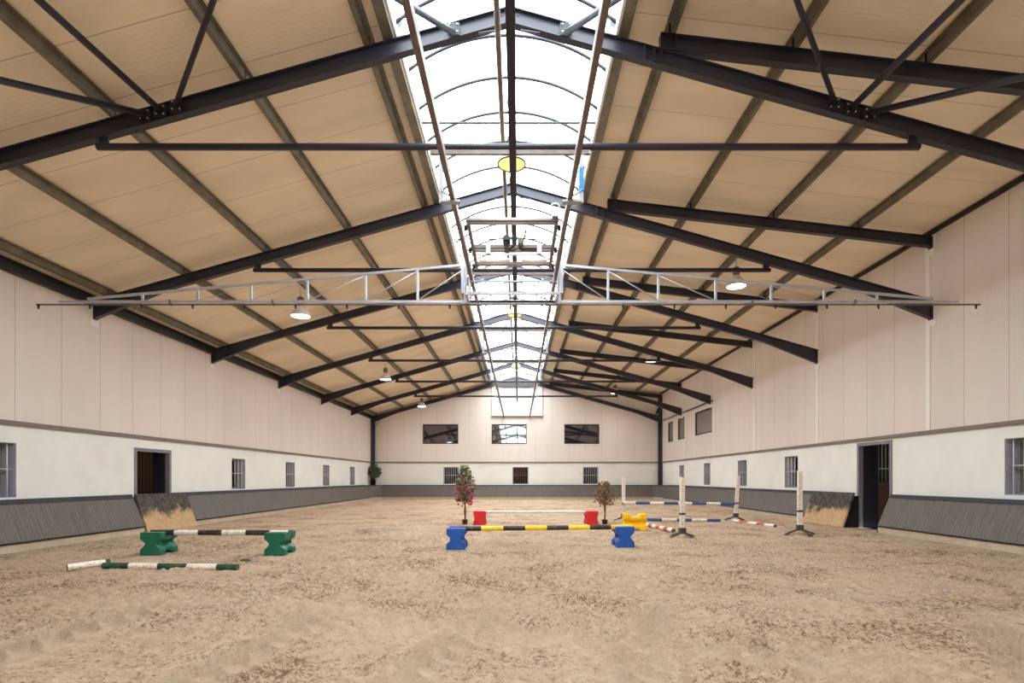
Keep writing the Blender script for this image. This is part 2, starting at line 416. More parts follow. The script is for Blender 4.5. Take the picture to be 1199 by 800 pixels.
upR = [(27.9, 30.6, 3.74, 5.03), (32.4, 33.9, 3.74, 5.03), (34.9, 36.1, 3.74, 5.03)]
lowB = [(-5.1, -4.07, 1.02, 2.18), (-.4, .68, 1.02, 2.18), (4.4, 5.45, 1.02, 2.18)]
upB = [(-6.51, -4.09, 3.76, 5.1), (-1.82, .56, 3.76, 5.1), (3.12, 5.5, 3.76, 5.1)]
wl = struct(panel('wall_left', YF, YB, -.1, ZT, winL+[doorL], WT, toL, M['masonry']), 'white painted masonry wall on the left', 'wall')
wr = struct(panel('wall_right', YF, YB, -.1, ZT, winR+[doorR], WT, toR, M['masonry']), 'white painted masonry wall on the right', 'wall')
wb = struct(panel('wall_back', XL-WT, XR+WT, -.1, ZT, lowB, WT, toB, M['masonry']), 'white painted masonry of the far gable wall', 'wall')
zl = roofL(XL); zr = roofR(XR)
panel('cladding', YF, YB, ZT, zl, [], .12, lambda s, z, d: (XL+.02-d, s, z), M['clad_y'], wl)
panel('cladding', YF, YB, ZT, zr, upR, .12, lambda s, z, d: (XR-.02+d, s, z), M['clad_y'], wr)
gb = panel('cladding', XL, XR, ZT, 5.3, upB, .12, lambda s, z, d: (s, YB-.02+d, z), M['clad_x'], wb)
b = MB()
top = [(XL, zl), (SKL, roofL(SKL))] + [(SKC+1.65*math.cos(t), E+6.72+.58*math.sin(t)) for t in [PI*(1-k/12) for k in range(13)]] + [(1.5, roofR(1.5)), (XR, zr)]
n = len(top)
for yy in (YB-.02, YB+.1):
    for i in range(n-1):
        b.add([(top[i][0], yy, 5.3), (top[i+1][0], yy, 5.3), (top[i+1][0], yy, top[i+1][1]), (top[i][0], yy, top[i][1])], [(0, 1, 2, 3)])
b.build('gable_cladding', M['clad_x'], wb)
# rear wall behind the camera with its open gateway
rear = struct(panel('wall_rear', XL, XR, -.1, 5.7, [], .2, lambda s, z, d: (s, YF-d, z), M['clad_x']), 'cladding gable wall behind the viewer', 'wall')
b = MB()
for i in range(n-1):
    b.add([(top[i][0], YF, 5.7), (top[i+1][0], YF, 5.7), (top[i+1][0], YF, top[i+1][1]), (top[i][0], YF, top[i][1])], [(0, 1, 2, 3)])
b.build('gable_cladding', M['clad_x'], rear)
# stables behind the side walls
b = MB()
b.box(XL-3.4, XL-3.3, YF, YB, -.1, 2.8); b.build('stable_partition', M['slats'], wl)
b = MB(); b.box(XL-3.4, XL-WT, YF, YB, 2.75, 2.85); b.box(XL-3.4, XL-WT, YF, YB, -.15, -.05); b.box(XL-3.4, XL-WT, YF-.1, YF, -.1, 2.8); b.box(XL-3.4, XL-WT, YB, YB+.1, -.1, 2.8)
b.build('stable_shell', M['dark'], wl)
b = MB(); b.box(XR+3.3, XR+3.4, YF, YB, -.1, 1.25); b.build('stable_partition', M['brick'], wr)
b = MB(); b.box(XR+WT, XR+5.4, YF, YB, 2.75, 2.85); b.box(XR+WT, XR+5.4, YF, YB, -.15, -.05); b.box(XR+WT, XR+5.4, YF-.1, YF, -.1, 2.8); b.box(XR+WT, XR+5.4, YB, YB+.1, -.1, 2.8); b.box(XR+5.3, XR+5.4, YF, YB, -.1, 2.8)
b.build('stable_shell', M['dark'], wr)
for k in range(34):
    b = MB(); b.tube([(XR+3.35, 17+.2*k, 1.25), (XR+3.35, 17+.2*k, 2.7)], .02, 6); b.build('stall_bar', M['bar'], wr)
b = MB(); b.bar((XR+3.35, 12.9, 1.75), (XR+3.35, 23, 1.75), .04, .04)
b.build('stall_rail', M['bar'], wr)
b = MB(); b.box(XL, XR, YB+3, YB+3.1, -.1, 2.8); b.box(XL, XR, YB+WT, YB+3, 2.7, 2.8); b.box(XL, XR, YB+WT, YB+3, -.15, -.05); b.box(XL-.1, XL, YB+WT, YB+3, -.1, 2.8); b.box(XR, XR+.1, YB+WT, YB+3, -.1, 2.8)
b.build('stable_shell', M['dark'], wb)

# ceiling (roof sheets) left and right of the skylight
def slab(name, pts, mat, label):
    b = MB(); b.hexa(pts); return struct(b.build(name, mat), label, 'roof')
t = .1
slab('ceiling_left', [(XL-.3, YF-.2, roofL(XL)-.084), (SKL, YF-.2, roofL(SKL)), (SKL, YB+.2, roofL(SKL)), (XL-.3, YB+.2, roofL(XL)-.084),
     (XL-.3, YF-.2, roofL(XL)+t), (SKL, YF-.2, roofL(SKL)+t), (SKL, YB+.2, roofL(SKL)+t), (XL-.3, YB+.2, roofL(XL)+t)], M['roof'], 'left slope of cream roof panels under the ridge skylight')
slab('ceiling_right', [(SKR, YF-.2, roofR(SKR)), (XR+.3, YF-.2, roofR(XR+.3)), (XR+.3, YB+.2, roofR(XR+.3)), (SKR, YB+.2, roofR(SKR)),
     (SKR, YF-.2, roofR(SKR)+t), (XR+.3, YF-.2, roofR(XR+.3)+t), (XR+.3, YB+.2, roofR(XR+.3)+t), (SKR, YB+.2, roofR(SKR)+t)], M['roof'], 'right flatter slope of cream roof panels')

# trims: ledge between masonry and cladding, eave angles
def trim(n_, label, mat, fn):
    b = MB(); fn(b); return struct(b.build('trim_%d' % n_, mat), label, 'trim')
trim(1, 'shadow-toned grey-brown ledge strip along the left wall', M['trim'], lambda b: b.box(XL, XL+.06, YF, YB, ZT-.05, ZT+.03))
trim(2, 'shadow-toned grey-brown ledge strip along the right wall', M['trim'], lambda b: b.box(XR-.06, XR, YF, YB, ZT-.05, ZT+.03))
trim(3, 'shadow-toned grey-brown ledge strip along the far wall', M['trim'], lambda b: b.box(XL+.06, XR-.06, YB-.06, YB, ZT-.05, ZT+.03))
trim(4, 'black steel eave beam along the top of the left wall', M['eave'], lambda b: b.box(XL+.02, XL+.16, YF, YB, E+4.03, E+4.17).box(XL+.02, XL+.06, YF, YB, E+4.1, E+4.3))
trim(5, 'thin black angle along the top of the right wall', M['eave'], lambda b: b.box(XR-.09, XR-.02, YF, YB, zr-.11, zr-.01))
def flashings(b):
    for y in (8.2, 13.1, 17.98, 22.78, 27.55, 32.3): b.box(XR-.045, XR-.02, y, y+.13, ZT+.03, rafR(XR)-.35)
trim(6, 'pale vertical flashing strips on the right wall under the roof beams', M['flash'], flashings)
trim(7, 'thin black pipe along the far part of the right wall below the beam ends', M['eave'], lambda b: b.tube([(XR-.14, 27.5, E+3.86), (XR-.14, YB-.2, E+3.86)], .035, 6))

# skylight
sky = empty('ceiling_skylight', (SKC, YB/2, E+6.6)); struct(sky, 'barrel vaulted translucent skylight along the roof ridge', 'skylight')
def skb(b, name, mats): 
    o = b.build(name, mats, sky); o.matrix_parent_inverse = Matrix.Translation(-Vector(sky.location)); return o
HW, RISE, HB = 1.65, .6, E+6.66
def arc(y, r=0, n=24): 
    # circular arc through the springings
    Rr = (HW*HW+RISE*RISE)/(2*RISE); th = math.asin(HW/Rr)
    return [(SKC+(Rr+r)*math.sin(a), y, HB+RISE-Rr+(Rr+r)*math.cos(a)) for a in [-th+2*th*k/n for k in range(n+1)]]
b = MB(); A0 = arc(YF, .03); A1 = arc(YB+.2, .03)
for i in range(len(A0)-1): b.add([A0[i], A0[i+1], A1[i+1], A1[i]], [(0, 1, 2, 3)], 0, True)
skb(b, 'glazing_sheet', M['skyglaze'])
for k in range(40):
    y = 1.45+k*.955
    if y > YB: break
    b = MB(); b.tube(arc(y), .028, 6); skb(b, 'rib', M['steel'])
for k in range(-1, 7):
    y = 10.3+k*5
    if y < YB-.2 and y > 3: 
        b = MB(); b.tube([(SKL, y, E+6.6), (SKR, y, E+6.6)], .02, 6); skb(b, 'tie_rod', M['steel'])
for x0, x1, zt in ((SKL-.0, SKL+.04, roofL(SKL)+.16), (SKR-.04, SKR, roofR(SKR)+.1)):
    b = MB(); b.box(x0, x1, YF, YB, E+6.52, zt); skb(b, 'curb', M['curb'])
b = MB(); b.box(SKL-.16, SKL-.0, YF, YB-.05, E+6.46, E+6.55); skb(b, 'edge_channel', M['galv'])
b = MB(); b.box(SKR+.0, SKR+.16, YF, YB-.05, E+6.52, E+6.6); skb(b, 'edge_channel', M['galv'])
# sealing strips between curb foot and sheets on the right
b = MB(); b.box(SKR, SKR+.04, YF, YB, E+6.55, roofR(SKR)+.02); skb(b, 'curb_backing', M['curb'])
# white end panel under the ridge on the far gable
b = MB(); b.box(-1.8, 1.63, YB-.12, YB-.02, 5.66, E+6.55); ep = b.build('end_panel', M['clad_x'], wb)
b = MB(); b.box(-1.82, 1.65, YB-.16, YB-.02, 5.58, 5.66); b.build('end_panel_sill', M['trim'], wb)

# ------------------------------------------------------------------ kick boards
def kickrun(b_, p0, p1, q0, q1, thick=.04):   # p foot line, q head line (both on the inner face)
    p0, p1, q0, q1 = map(Vector, (p0, p1, q0, q1)); nn = (p1-p0).cross(q0-p0).normalized()
    c = Vector((0, 16, 1))
    if nn.dot(c-p0) > 0: nn = -nn
    nn *= thick
    b_.hexa([p0, p1, p1+nn, p0+nn, q0, q1, q1+nn, q0+nn])
KB, KT = .17, .90
def side_kick(sign, runs, name, label):
    X = XL if sign > 0 else XR
    root = empty(name, (X, 15, 0)); struct(root, label, 'kick boards')
    def put(b, nm, m): 
        o = b.build(nm, m, root); o.matrix_parent_inverse = Matrix.Translation(-Vector(root.location)); return o
    for (y0, y1, cheek0, cheek1) in runs:
        b = MB(); kickrun(b, (X+sign*.45, y0, KB), (X+sign*.45, y1, KB), (X+sign*.15, y0, KT), (X+sign*.15, y1, KT)); put(b, 'board', M['kick_y'])
        b = MB(); b.box(min(X, X+sign*.17), max(X, X+sign*.17), y0, y1, KT, KT+.035); b.box(min(X, X+sign*.13), max(X, X+sign*.13), y0, y1, KT+.035, KT+.09); put(b, 'cap', M['cap'])
        b = MB(); b.box(min(X+sign*.3, X+sign*.44), max(X+sign*.3, X+sign*.44), y0, y1, -.1, KB+.01); put(b, 'plinth', M['plinth'])
        b = MB()
        for y, on in ((y0, cheek0), (y1, cheek1)):
            if on: b.hexa([(X, y-.02, 0), (X+sign*.46, y-.02, 0), (X+sign*.46, y+.02, 0), (X, y+.02, 0), (X, y-.02, KT), (X+sign*.14, y-.02, KT), (X+sign*.14, y+.02, KT), (X, y+.02, KT)])
        if b.v: put(b, 'end_cheek', M['blacksteel'])
        b = MB(); b.box(min(X+sign*.435, X+sign*.47), max(X+sign*.435, X+sign*.47), y0, y1, KB-.015, KB+.015); put(b, 'foot_strip', M['blacksteel'])
    return root
side_kick(1, [(YF, 14.2, 0, 1), (16.45, 35.7, 1, 0)], 'baseboard_left', 'sloping grey kick boards with dark cap along the left wall')
side_kick(-1, [(YF, 14.38, 0, 1), (18.1, 35.7, 1, 0)], 'baseboard_right', 'sloping grey kick boards with dark cap along the right wall')
root = empty('baseboard_back', (0, YB, 0)); struct(root, 'sloping grey kick boards along the far wall with cut corners', 'kick boards')
def putb(b, nm, m):
    o = b.build(nm, m, root); o.matrix_parent_inverse = Matrix.Translation(-Vector(root.location)); return o
b = MB(); kickrun(b, (-9.15, YB-.5, KB), (9.0, YB-.5, KB), (-9.25, YB-.2, KT), (9.1, YB-.2, KT)); putb(b, 'board', M['kick_x'])
b = MB(); kickrun(b, (XL+.45, 35.7, KB), (-9.15, YB-.5, KB), (XL+.15, 35.7, KT), (-9.25, YB-.2, KT)); putb(b, 'corner_board', M['kick_y'])
b = MB(); kickrun(b, (9.0, YB-.5, KB), (XR-.45, 35.7, KB), (9.1, YB-.2, KT), (XR-.15, 35.7, KT)); putb(b, 'corner_board', M['kick_y'])
b = MB(); b.box(-9.3, 9.15, YB-.22, YB, KT, KT+.06); b.hexa([(XL, 35.7, KT), (XL+.17, 35.7, KT), (-9.25, YB-.18, KT), (XL, YB, KT), (XL, 35.7, KT+.06), (XL+.17, 35.7, KT+.06), (-9.25, YB-.18, KT+.06), (XL, YB, KT+.06)])
b.hexa([(XR-.17, 35.7, KT), (XR, 35.7, KT), (XR, YB, KT), (9.1, YB-.18, KT), (XR-.17, 35.7, KT+.06), (XR, 35.7, KT+.06), (XR, YB, KT+.06), (9.1, YB-.18, KT+.06)]); putb(b, 'cap', M['cap'])
b = MB(); b.box(-9.2, 9.05, YB-.48, YB-.3, -.1, KB); b.hexa([(XL+.3, 35.7, -.1), (XL+.44, 35.7, -.1), (-9.17, YB-.48, -.1), (-9.3, YB-.4, -.1), (XL+.3, 35.7, KB), (XL+.44, 35.7, KB), (-9.17, YB-.48, KB), (-9.3, YB-.4, KB)])
b.hexa([(XR-.44, 35.7, -.1), (XR-.3, 35.7, -.1), (9.15, YB-.4, -.1), (9.02, YB-.48, -.1), (XR-.44, 35.7, KB), (XR-.3, 35.7, KB), (9.15, YB-.4, KB), (9.02, YB-.48, KB)]); putb(b, 'plinth', M['plinth'])
# rubber covered gates in the kick boards
for sign, y0, y1, lab in ((1, 14.24, 16.41, 'black rubber kick board gate with dusty sand on its foot, below the left doorway'),
                          (-1, 15.85, 18.06, 'black rubber kick board gate coated with sand, beside the right doorway')):
    X = XL if sign > 0 else XR
    g = empty('kickboard_gate', (X+sign*.3, (y0+y1)/2, 0)); tag(g, lab, 'gate', 'rubber gates in the kick boards')
    b = MB(); kickrun(b, (X+sign*.52, y0, .0), (X+sign*.52, y1, .0), (X+sign*.18, y0, 1.0), (X+sign*.18, y1, 1.0), .06)
    o = b.build('panel', M['gate'], g, bevel=.01); o.matrix_parent_inverse = Matrix.Translation(-Vector(g.location))
    for y in (y0+.35, y1-.35):
        b = MB(); b.box(X+sign*.09-.05, X+sign*.09+.05, y-.06, y+.06, .0, .94); o = b.build('post', M['blacksteel'], g); o.matrix_parent_inverse = Matrix.Translation(-Vector(g.location))
    b = MB()
    b.hexa([(min(X+sign*.02, X+sign*.4), y0+.02, .0), (max(X+sign*.02, X+sign*.4), y0+.02, 0), (max(X, X+sign*.4), y0+.08, 0), (min(X, X+sign*.4), y0+.08, 0),
            (min(X+sign*.02, X+sign*.12), y0+.02, .9), (max(X+sign*.02, X+sign*.12), y0+.02, .9), (max(X+sign*.02, X+sign*.12), y0+.08, .9), (min(X+sign*.02, X+sign*.12), y0+.08, .9)])
    o = b.build('end_cheek', M['blacksteel'], g); o.matrix_parent_inverse = Matrix.Translation(-Vector(g.location))

# ------------------------------------------------------------------ windows and doors
wn = [0]
def bar_window(hole, to, label, barmat, nb, glass_blue=False):
    wn[0] += 1; s0, s1, z0, z1 = hole; P = Vector(to((s0+s1)/2, z0, .1))
    r = empty('window_%d' % wn[0], P); struct(r, label, 'window')
    def put(b, nm, m):
        o = b.build(nm, m, r); o.matrix_parent_inverse = Matrix.Translation(-P); return o
    def bx(b, a, c, e, g, d0, d1):
        p = to(a, e, d0); q = to(c, g, d1); b.box(min(p[0], q[0]), max(p[0], q[0]), min(p[1], q[1]), max(p[1], q[1]), e, g)
    b = MB(); t_ = .012
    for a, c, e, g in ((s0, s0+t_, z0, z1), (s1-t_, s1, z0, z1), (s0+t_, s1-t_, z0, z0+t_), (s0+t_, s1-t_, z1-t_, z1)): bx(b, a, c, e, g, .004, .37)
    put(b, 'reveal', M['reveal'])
    b = MB()
    for a, c, e, g in ((s0+t_, s0+.05, z0+t_, z1-t_), (s1-.05, s1-t_, z0+t_, z1-t_), (s0+.05, s1-.05, z0+t_, z0+.05), (s0+.05, s1-.05, z1-.05, z1-t_)): bx(b, a, c, e, g, .27, .33)
    put(b, 'frame', M['winframe'])
    for k in range(nb):
        s = s0+(k+.5)*(s1-s0)/nb; b = MB(); b.tube([to(s, z0+.0, .08), to(s, z1, .08)], .014, 8); put(b, 'bar', barmat)
    b = MB(); zm = z0+.52*(z1-z0); b.tube([to(s0, zm, .08), to(s1, zm, .08)], .011, 8); put(b, 'cross_bar', barmat)
    b = MB(); b.tube([to(s1-.06, zm-.05, .16), to(s1-.35, zm-.16, .2)], .01, 6); put(b, 'latch_arm', M['blacksteel'])
    return r
for i, (h, l) in enumerate(zip(winL, ('nearest the viewer, cut by the photo edge', 'just beyond the doorway', 'second beyond the doorway', 'third beyond the doorway', 'closest to the far corner'))):
    bar_window(h, toL, 'barred window in the left masonry wall, '+l, M['bar'], 4)
for i, (h, l) in enumerate(zip(winR, ('nearest the viewer, cut by the photo edge', 'just beyond the doorway', 'second beyond the doorway', 'third beyond the doorway', 'closest to the far corner'))):
    bar_window(h, toR, 'barred window in the right masonry wall, '+l, M['bar'], 4)
for i, (h, l) in enumerate(zip(lowB, ('on the left, behind the flowering plant', 'in the middle, with brownish bars', 'on the right, above the brown dry plant'))):
    bar_window(h, toB, 'small barred window low in the far wall '+l, (M['bar'], M['rust'], M['bar'])[i], 7)
def glazed(hole, to, label, mat, tilt, fd=.0, sashes=1, fmat='bronze'):
    wn[0] += 1; s0, s1, z0, z1 = hole; P = Vector(to((s0+s1)/2, z0, 0))
    r = empty('window_%d' % wn[0], P); struct(r, label, 'window')
    def put(b, nm, m):
        o = b.build(nm, m, r); o.matrix_parent_inverse = Matrix.Translation(-P); return o
    b = MB(); f = .07
    for a, c, e, g in ((s0, s0+f, z0, z1), (s1-f, s1, z0, z1), (s0+f, s1-f, z0, z0+f), (s0+f, s1-f, z1-f, z1)):
        p = to(a, e, fd-.03); q = to(c, g, fd+.1); b.box(min(p[0], q[0]), max(p[0], q[0]), min(p[1], q[1]), max(p[1], q[1]), e, g)
    put(b, 'frame', M[fmat])
    b = MB(); dz = tilt*(z1-z0)
    pts = [to(s0+.03, z0+.03, fd+.01), to(s1-.03, z0+.03, fd+.01), to(s1-.03, z0+.03, fd+.03), to(s0+.03, z0+.03, fd+.03), to(s0+.03, z1-.03, fd+.01+dz), to(s1-.03, z1-.03, fd+.01+dz), to(s1-.03, z1-.03, fd+.03+dz), to(s0+.03, z1-.03, fd+.03+dz)]
    b.hexa(pts); put(b, 'pane', mat)
for h, l in zip(upB, ('on the left, dark and reflecting the roof beams', 'in the middle, reflecting the bright skylight', 'on the right, dark with pale streaks')):
    glazed(h, toB, 'wide dark framed window high in the far gable '+l, M['mirror'] if 'middle' in l else M['mirror_dim'], .055)
for h, l in zip(upR, ('widest, nearest the viewer', 'middle of the three, narrow', 'narrow, next to the corner column')):
    glazed(h, lambda s, z, d: (XR-.02+d, s, z), 'dark glazed window high in the right wall, '+l, M['glass'], 0, fd=.05)
def doorframe(idx, hole, X, sign, label):
    P = Vector((X, (hole[0]+hole[1])/2, 0)); r = empty('door_%d' % idx, P); struct(r, label, 'door')
    def put(b, nm, m):
        o = b.build(nm, m, r); o.matrix_parent_inverse = Matrix.Translation(-P); return o
    y0, y1, z0, z1 = hole; f = .09; b = MB(); xa, xb = sorted((X+sign*.02, X-sign*.1))
    b.box(xa, xb, y0, y0+f, 0, z1); b.box(xa, xb, y1-f, y1, 0, z1); b.box(xa, xb, y0+f, y1-f, z1-f, z1); put(b, 'frame', M['doorframe'])
    return put
put = doorframe(1, doorL, XL, 1, 'grey framed doorway in the left wall above the rubber gate')
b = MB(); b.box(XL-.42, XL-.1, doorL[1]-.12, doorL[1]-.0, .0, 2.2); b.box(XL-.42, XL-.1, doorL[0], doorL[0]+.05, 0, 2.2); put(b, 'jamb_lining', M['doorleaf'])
put = doorframe(2, doorR, XR, -1, 'grey framed doorway in the right wall with dark jambs and stall bars behind')
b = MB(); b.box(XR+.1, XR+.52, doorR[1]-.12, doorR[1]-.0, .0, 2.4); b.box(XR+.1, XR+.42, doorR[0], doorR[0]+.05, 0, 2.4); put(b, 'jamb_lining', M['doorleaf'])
for x, y in ((XL-1.6, 17.5), (XR+1.7, 18.5)):  # unseen lights added to brighten the stables behind the doorways
    ld = bpy.data.lights.new('stable_fill_light', 'POINT'); ld.energy = 10; ld.shadow_soft_size = .15; ld.color = (1, .85, .65)
    lo = bpy.data.objects.new('stable_fill_light', ld); C.objects.link(lo); lo.location = (x, y, 2.5)

# ------------------------------------------------------------------ roof frames
RD, FL = .24, .125
def ibeam_xz(b, y, pts):   # pts: (x, z_top, z_bot); section in the Y-Z plane
    for (xa, za, ba), (xb, zb, bb) in zip(pts[:-1], pts[1:]):
        for (ya, yb, fa, fb) in ((-FL/2, FL/2, 'top', 'top'), (-.006, .006, 'web', 'web'), (-FL/2, FL/2, 'bot', 'bot')):
            if fa == 'top': lo = (za-.014, zb-.014); hi = (za, zb)
            elif fa == 'bot': lo = (ba, bb); hi = (ba+.014, bb+.014)
            else: lo = (ba+.014, bb+.014); hi = (za-.014, zb-.014)
            b.hexa([(xa, y+ya, lo[0]), (xb, y+ya, lo[1]), (xb, y+yb, lo[1]), (xa, y+yb, lo[0]), (xa, y+ya, hi[0]), (xb, y+ya, hi[1]), (xb, y+yb, hi[1]), (xa, y+yb, hi[0])])
FR = [3.3, 8.2, 13.05, 18.05, 23.05, 28.05, 33.05, 37.6]
ords = {8.2: 'nearest black steel roof frame, crossing the top of the photo', 13.05: 'second black steel roof frame, behind the sprinkler boom', 18.05: 'third black steel roof frame from the front',
        23.05: 'fourth black steel roof frame from the front', 28.05: 'fifth black steel roof frame from the front', 33.05: 'sixth black steel roof frame, next to the last',
        37.6: 'last black steel roof frame against the far gable with corner columns', 3.3: 'x'}
for Y in FR:
    r = empty('roof_frame' if Y > 4 else 'trim_8', (0, Y, 0))  # first one is an unseen roof frame overhead where the bracing tubes end
    if Y > 4: tag(r, ords[Y], 'roof frame', 'black steel roof frames')
    else: struct(r, 'black steel roof frame over the viewer, meeting the bracing tubes', 'roof frame')
    def put(b, nm, m, bevel=0):
        o = b.build(nm, m, r, bevel); o.matrix_parent_inverse = Matrix.Translation((0, -Y, 0)); return o
    last = Y > 37
    for sgn, xe in ((-1, XL+.06), (1, XR-.06)):
        pts = [(RX+sgn*k, raf(RX+sgn*k), raf(RX+sgn*k)-RD) for k in (.001, abs(xe-RX)-1.7)]+[(xe, raf(xe), raf(xe)-RD-.2)]
        b = MB(); ibeam_xz(b, Y, pts)
        b.box(xe-.015, xe+.015, Y-FL/2, Y+FL/2, raf(xe)-RD-.22, raf(xe)-.0)      # end plate
        if sgn > 0:
            for xx in (1.86, 2.0): b.box(xx-.012, xx+.012, Y-FL/2, Y+FL/2, raf(xx)-RD, raf(xx))
        # bolts near the ridge and joints
        for xx in (RX+sgn*.12, RX+sgn*1.9):
            for dz in (.07, .19): b.tube([(xx, Y-.02, raf(xx)-dz), (xx, Y+.02, raf(xx)-dz)], .013, 6)
        put(b, 'rafter', M['steel'])
        b = MB(); xx = xe+sgn*.02; b.box(min(xx, xx+sgn*.03), max(xx, xx+sgn*.03), Y-.13, Y+.13, raf(xe)-RD-.36, raf(xe)-.05)
        if not last: put(b, 'wall_plate', M['flash'])
        # small grey post carrying the skylight curb
        b = MB(); zt = E+6.88; xo_, xi_, xt_ = (SKL+.045, SKL+.17, SKL+.075) if sgn < 0 else (SKR-.045, SKR-.17, SKR-.075)
        lo, hi = min(xo_, xi_), max(xo_, xi_); l2, h2 = min(xo_, xt_), max(xo_, xt_)
        b.hexa([(lo, Y-.01, raf(lo)), (hi, Y-.01, raf(hi)), (hi, Y+.01, raf(hi)), (lo, Y+.01, raf(lo)), (l2, Y-.01, zt), (h2, Y-.01, zt), (h2, Y+.01, zt), (l2, Y+.01, zt)])
        put(b, 'curb_bracket', M['greyplate'])
    xe = XR-.06; b = MB(); ibeam_xz(b, Y, [(2.1, rafR(2.1), rafR(2.1)-RD), (xe, rafR(xe), rafR(xe)-RD)])
    b.box(2.09, 2.11, Y-FL/2, Y+FL/2, rafR(2.1)-RD-.1, rafR(2.1)); b.box(2.3, 2.32, Y-FL/2, Y+FL/2, rafR(2.3)-RD, rafR(2.3)); b.box(xe-.015, xe+.015, Y-FL/2, Y+FL/2, rafR(xe)-RD-.03, rafR(xe))
    put(b, 'raised_rafter', M['steel'])
    if not last:
        b = MB(); b.box(XR-.05, XR-.02, Y-.1, Y+.2, rafR(xe)-RD-.2, rafR(xe)+.02); put(b, 'wall_plate', M['flash'])
    if not last:
        b = MB(); xa, xb = -6.22, 5.92
        b.tube([(xa, Y, E+4.9), (xb, Y, E+4.9)], .05, 10); put(b, 'tie_tube', M['steel'])
        for xt in (xa+.1, xb-.1):
            b = MB(); b.box(xt-.07, xt+.07, Y-.012, Y+.012, E+4.88, raf(xt)-RD+.03); put(b, 'tie_plate', M['steel'])
        b = MB(); b.tube([(RX-.12, Y, raf(0)-RD), (RX-.3, Y, raf(.3)-RD+.04)], .012, 6); b.tube([(RX+.16, Y-.05, raf(0)-RD-.08), (RX+.45, Y-.05, raf(.45)-RD)], .015, 6); b.tube([(RX-.16, Y-.05, raf(0)-RD-.08), (RX-.45, Y-.05, raf(.45)-RD)], .015, 6); put(b, 'ridge_clip', M['steel'])
        # hangers that carry the sprinkler rails
        b = MB(); b.bar((-1.3, Y, E+4.815), (1.05, Y, E+4.815), .05, .06); put(b, 'hanger_beam', M['rail'])
        for sx, xo, xi in ((-1, -1.14, -.86), (1, .93, .65)):
            b = MB(); b.bar((xo, Y, E+4.8), (xo, Y, E+4.07), .06, .035); b.bar((xo-sx*-.0, Y, E+4.085), (xi, Y, E+4.085), .10, .03)
            b.bar((xo, Y-.02, E+4.25), (xi, Y-.02, E+4.07), .03, .02); put(b, 'hanger', M['railw'])
        if Y == 8.2:
            b = MB(); b.bar((.93, Y-.005, E+4.58), (.93, Y-.005, E+4.24), .075, .05); put(b, 'cable_sleeve', M['blue_tape'])
            # gusset plates and bolts for the wind bracing
    if Y < 9:
        for xg in (-5.47, -5.24, -5.0, 4.62, 4.87, 5.14, -.95, .7):
            z = raf(xg)-.12; b = MB(); b.box(xg-.09, xg+.09, Y-.09, Y-.075, z-.1, z+.08); put(b, 'gusset_plate', M['blacksteel'])
            for dx, dz in ((-.055, -.06), (.055, -.06), (-.055, .05), (.055, .05)):
                b = MB(); b.tube([(xg+dx, Y-.105, z+dz), (xg+dx, Y-.09, z+dz)], .012, 6); put(b, 'bolt', M['zinc'])
    if last:
        for xc, zt in ((XL+.14, raf(XL)-.1), (XR-.14, rafR(XR)-.05)):
            b = MB(); s_ = 1 if xc < 0 else -1
            b.box(xc-.13, xc+.13, Y-.1, Y-.085, 0, zt); b.box(xc-.13, xc+.13, Y+.085, Y+.1, 0, zt); b.box(xc-.007, xc+.007, Y-.085, Y+.085, 0, zt)
            b.hexa([(xc+s_*.12-.01, Y-.1, zt-1.0 if s_ < 0 else zt-.75), (xc+s_*.12+.01, Y-.1, zt-1.0 if s_ < 0 else zt-.75), (xc+s_*.12+.01, Y-.085, zt-.7), (xc+s_*.12-.01, Y-.085, zt-.7),
                    (xc+s_*.5-.01, Y-.1, raf(xc+s_*.5)-RD-.14), (xc+s_*.5+.01, Y-.1, raf(xc+s_*.5)-RD-.14), (xc+s_*.5+.01, Y-.085, raf(xc+s_*.5)-RD-.1), (xc+s_*.5-.01, Y-.085, raf(xc+s_*.5)-RD-.1)])
            put(b, 'corner_column', M['steel'])
        # triangular end plate in the ridge
        b = MB(); b.hexa([(RX-1.5, Y-.06, raf(1.6)-RD-.02), (RX+1.5, Y-.06, raf(1.6)-RD-.02), (RX+1.5, Y-.04, raf(1.6)-RD-.02), (RX-1.5, Y-.04, raf(1.6)-RD-.02),
                          (RX-.05, Y-.06, raf(0)-RD+.02), (RX+.05, Y-.06, raf(0)-RD+.02), (RX+.05, Y-.04, raf(0)-RD+.02), (RX-.05, Y-.04, raf(0)-RD+.02)]); put(b, 'ridge_web_plate', M['steel'])
        b = MB(); b.bar((-5.2, Y-.06, E+4.83), (5.2, Y-.06, E+4.83), .04, .04)
# ------------------------------------------------------------------ purlins
def purlin(x, top_z, slope, label, group):
    # Z section: lower flange, web, upper flange, running along the hall
    h = PUR; r = empty('purlin', (x, YB/2, top_z-h)); tag(r, label, 'purlin', group)
    b = MB(); f = .07; s = slope
    y0, y1 = YF+.05, YB-.06
    def q(xa, za, xb, zb): b.box(min(xa, xb), max(xa, xb), y0, y1, min(za, zb), max(za, zb))
    sg = -1 if slope > 0 else 1
    q(-.003, .002, .003, h-.012); q(-.003, .002, sg*f, .006); q(.003, h-.018, -sg*f*.9, h-.022-.0); q(sg*f-.003, .002, sg*f, .02)
    o = b.build('channel', M['galv'], r); o.location = (0, -YB/2, 0)
    for Y in FR[1:]:
        b = MB(); b.box(-.03, .012, Y-.05, Y-.044, 0, h*.85); o = b.build('cleat', M['blacksteel'], r); o.location = (0, -YB/2, 0)
left_names = ['beside the left edge of the skylight', 'second to the left of the skylight', 'midway up the left roof slope', 'fourth from the skylight on the left slope', 'lowest on the left slope, over the wall']
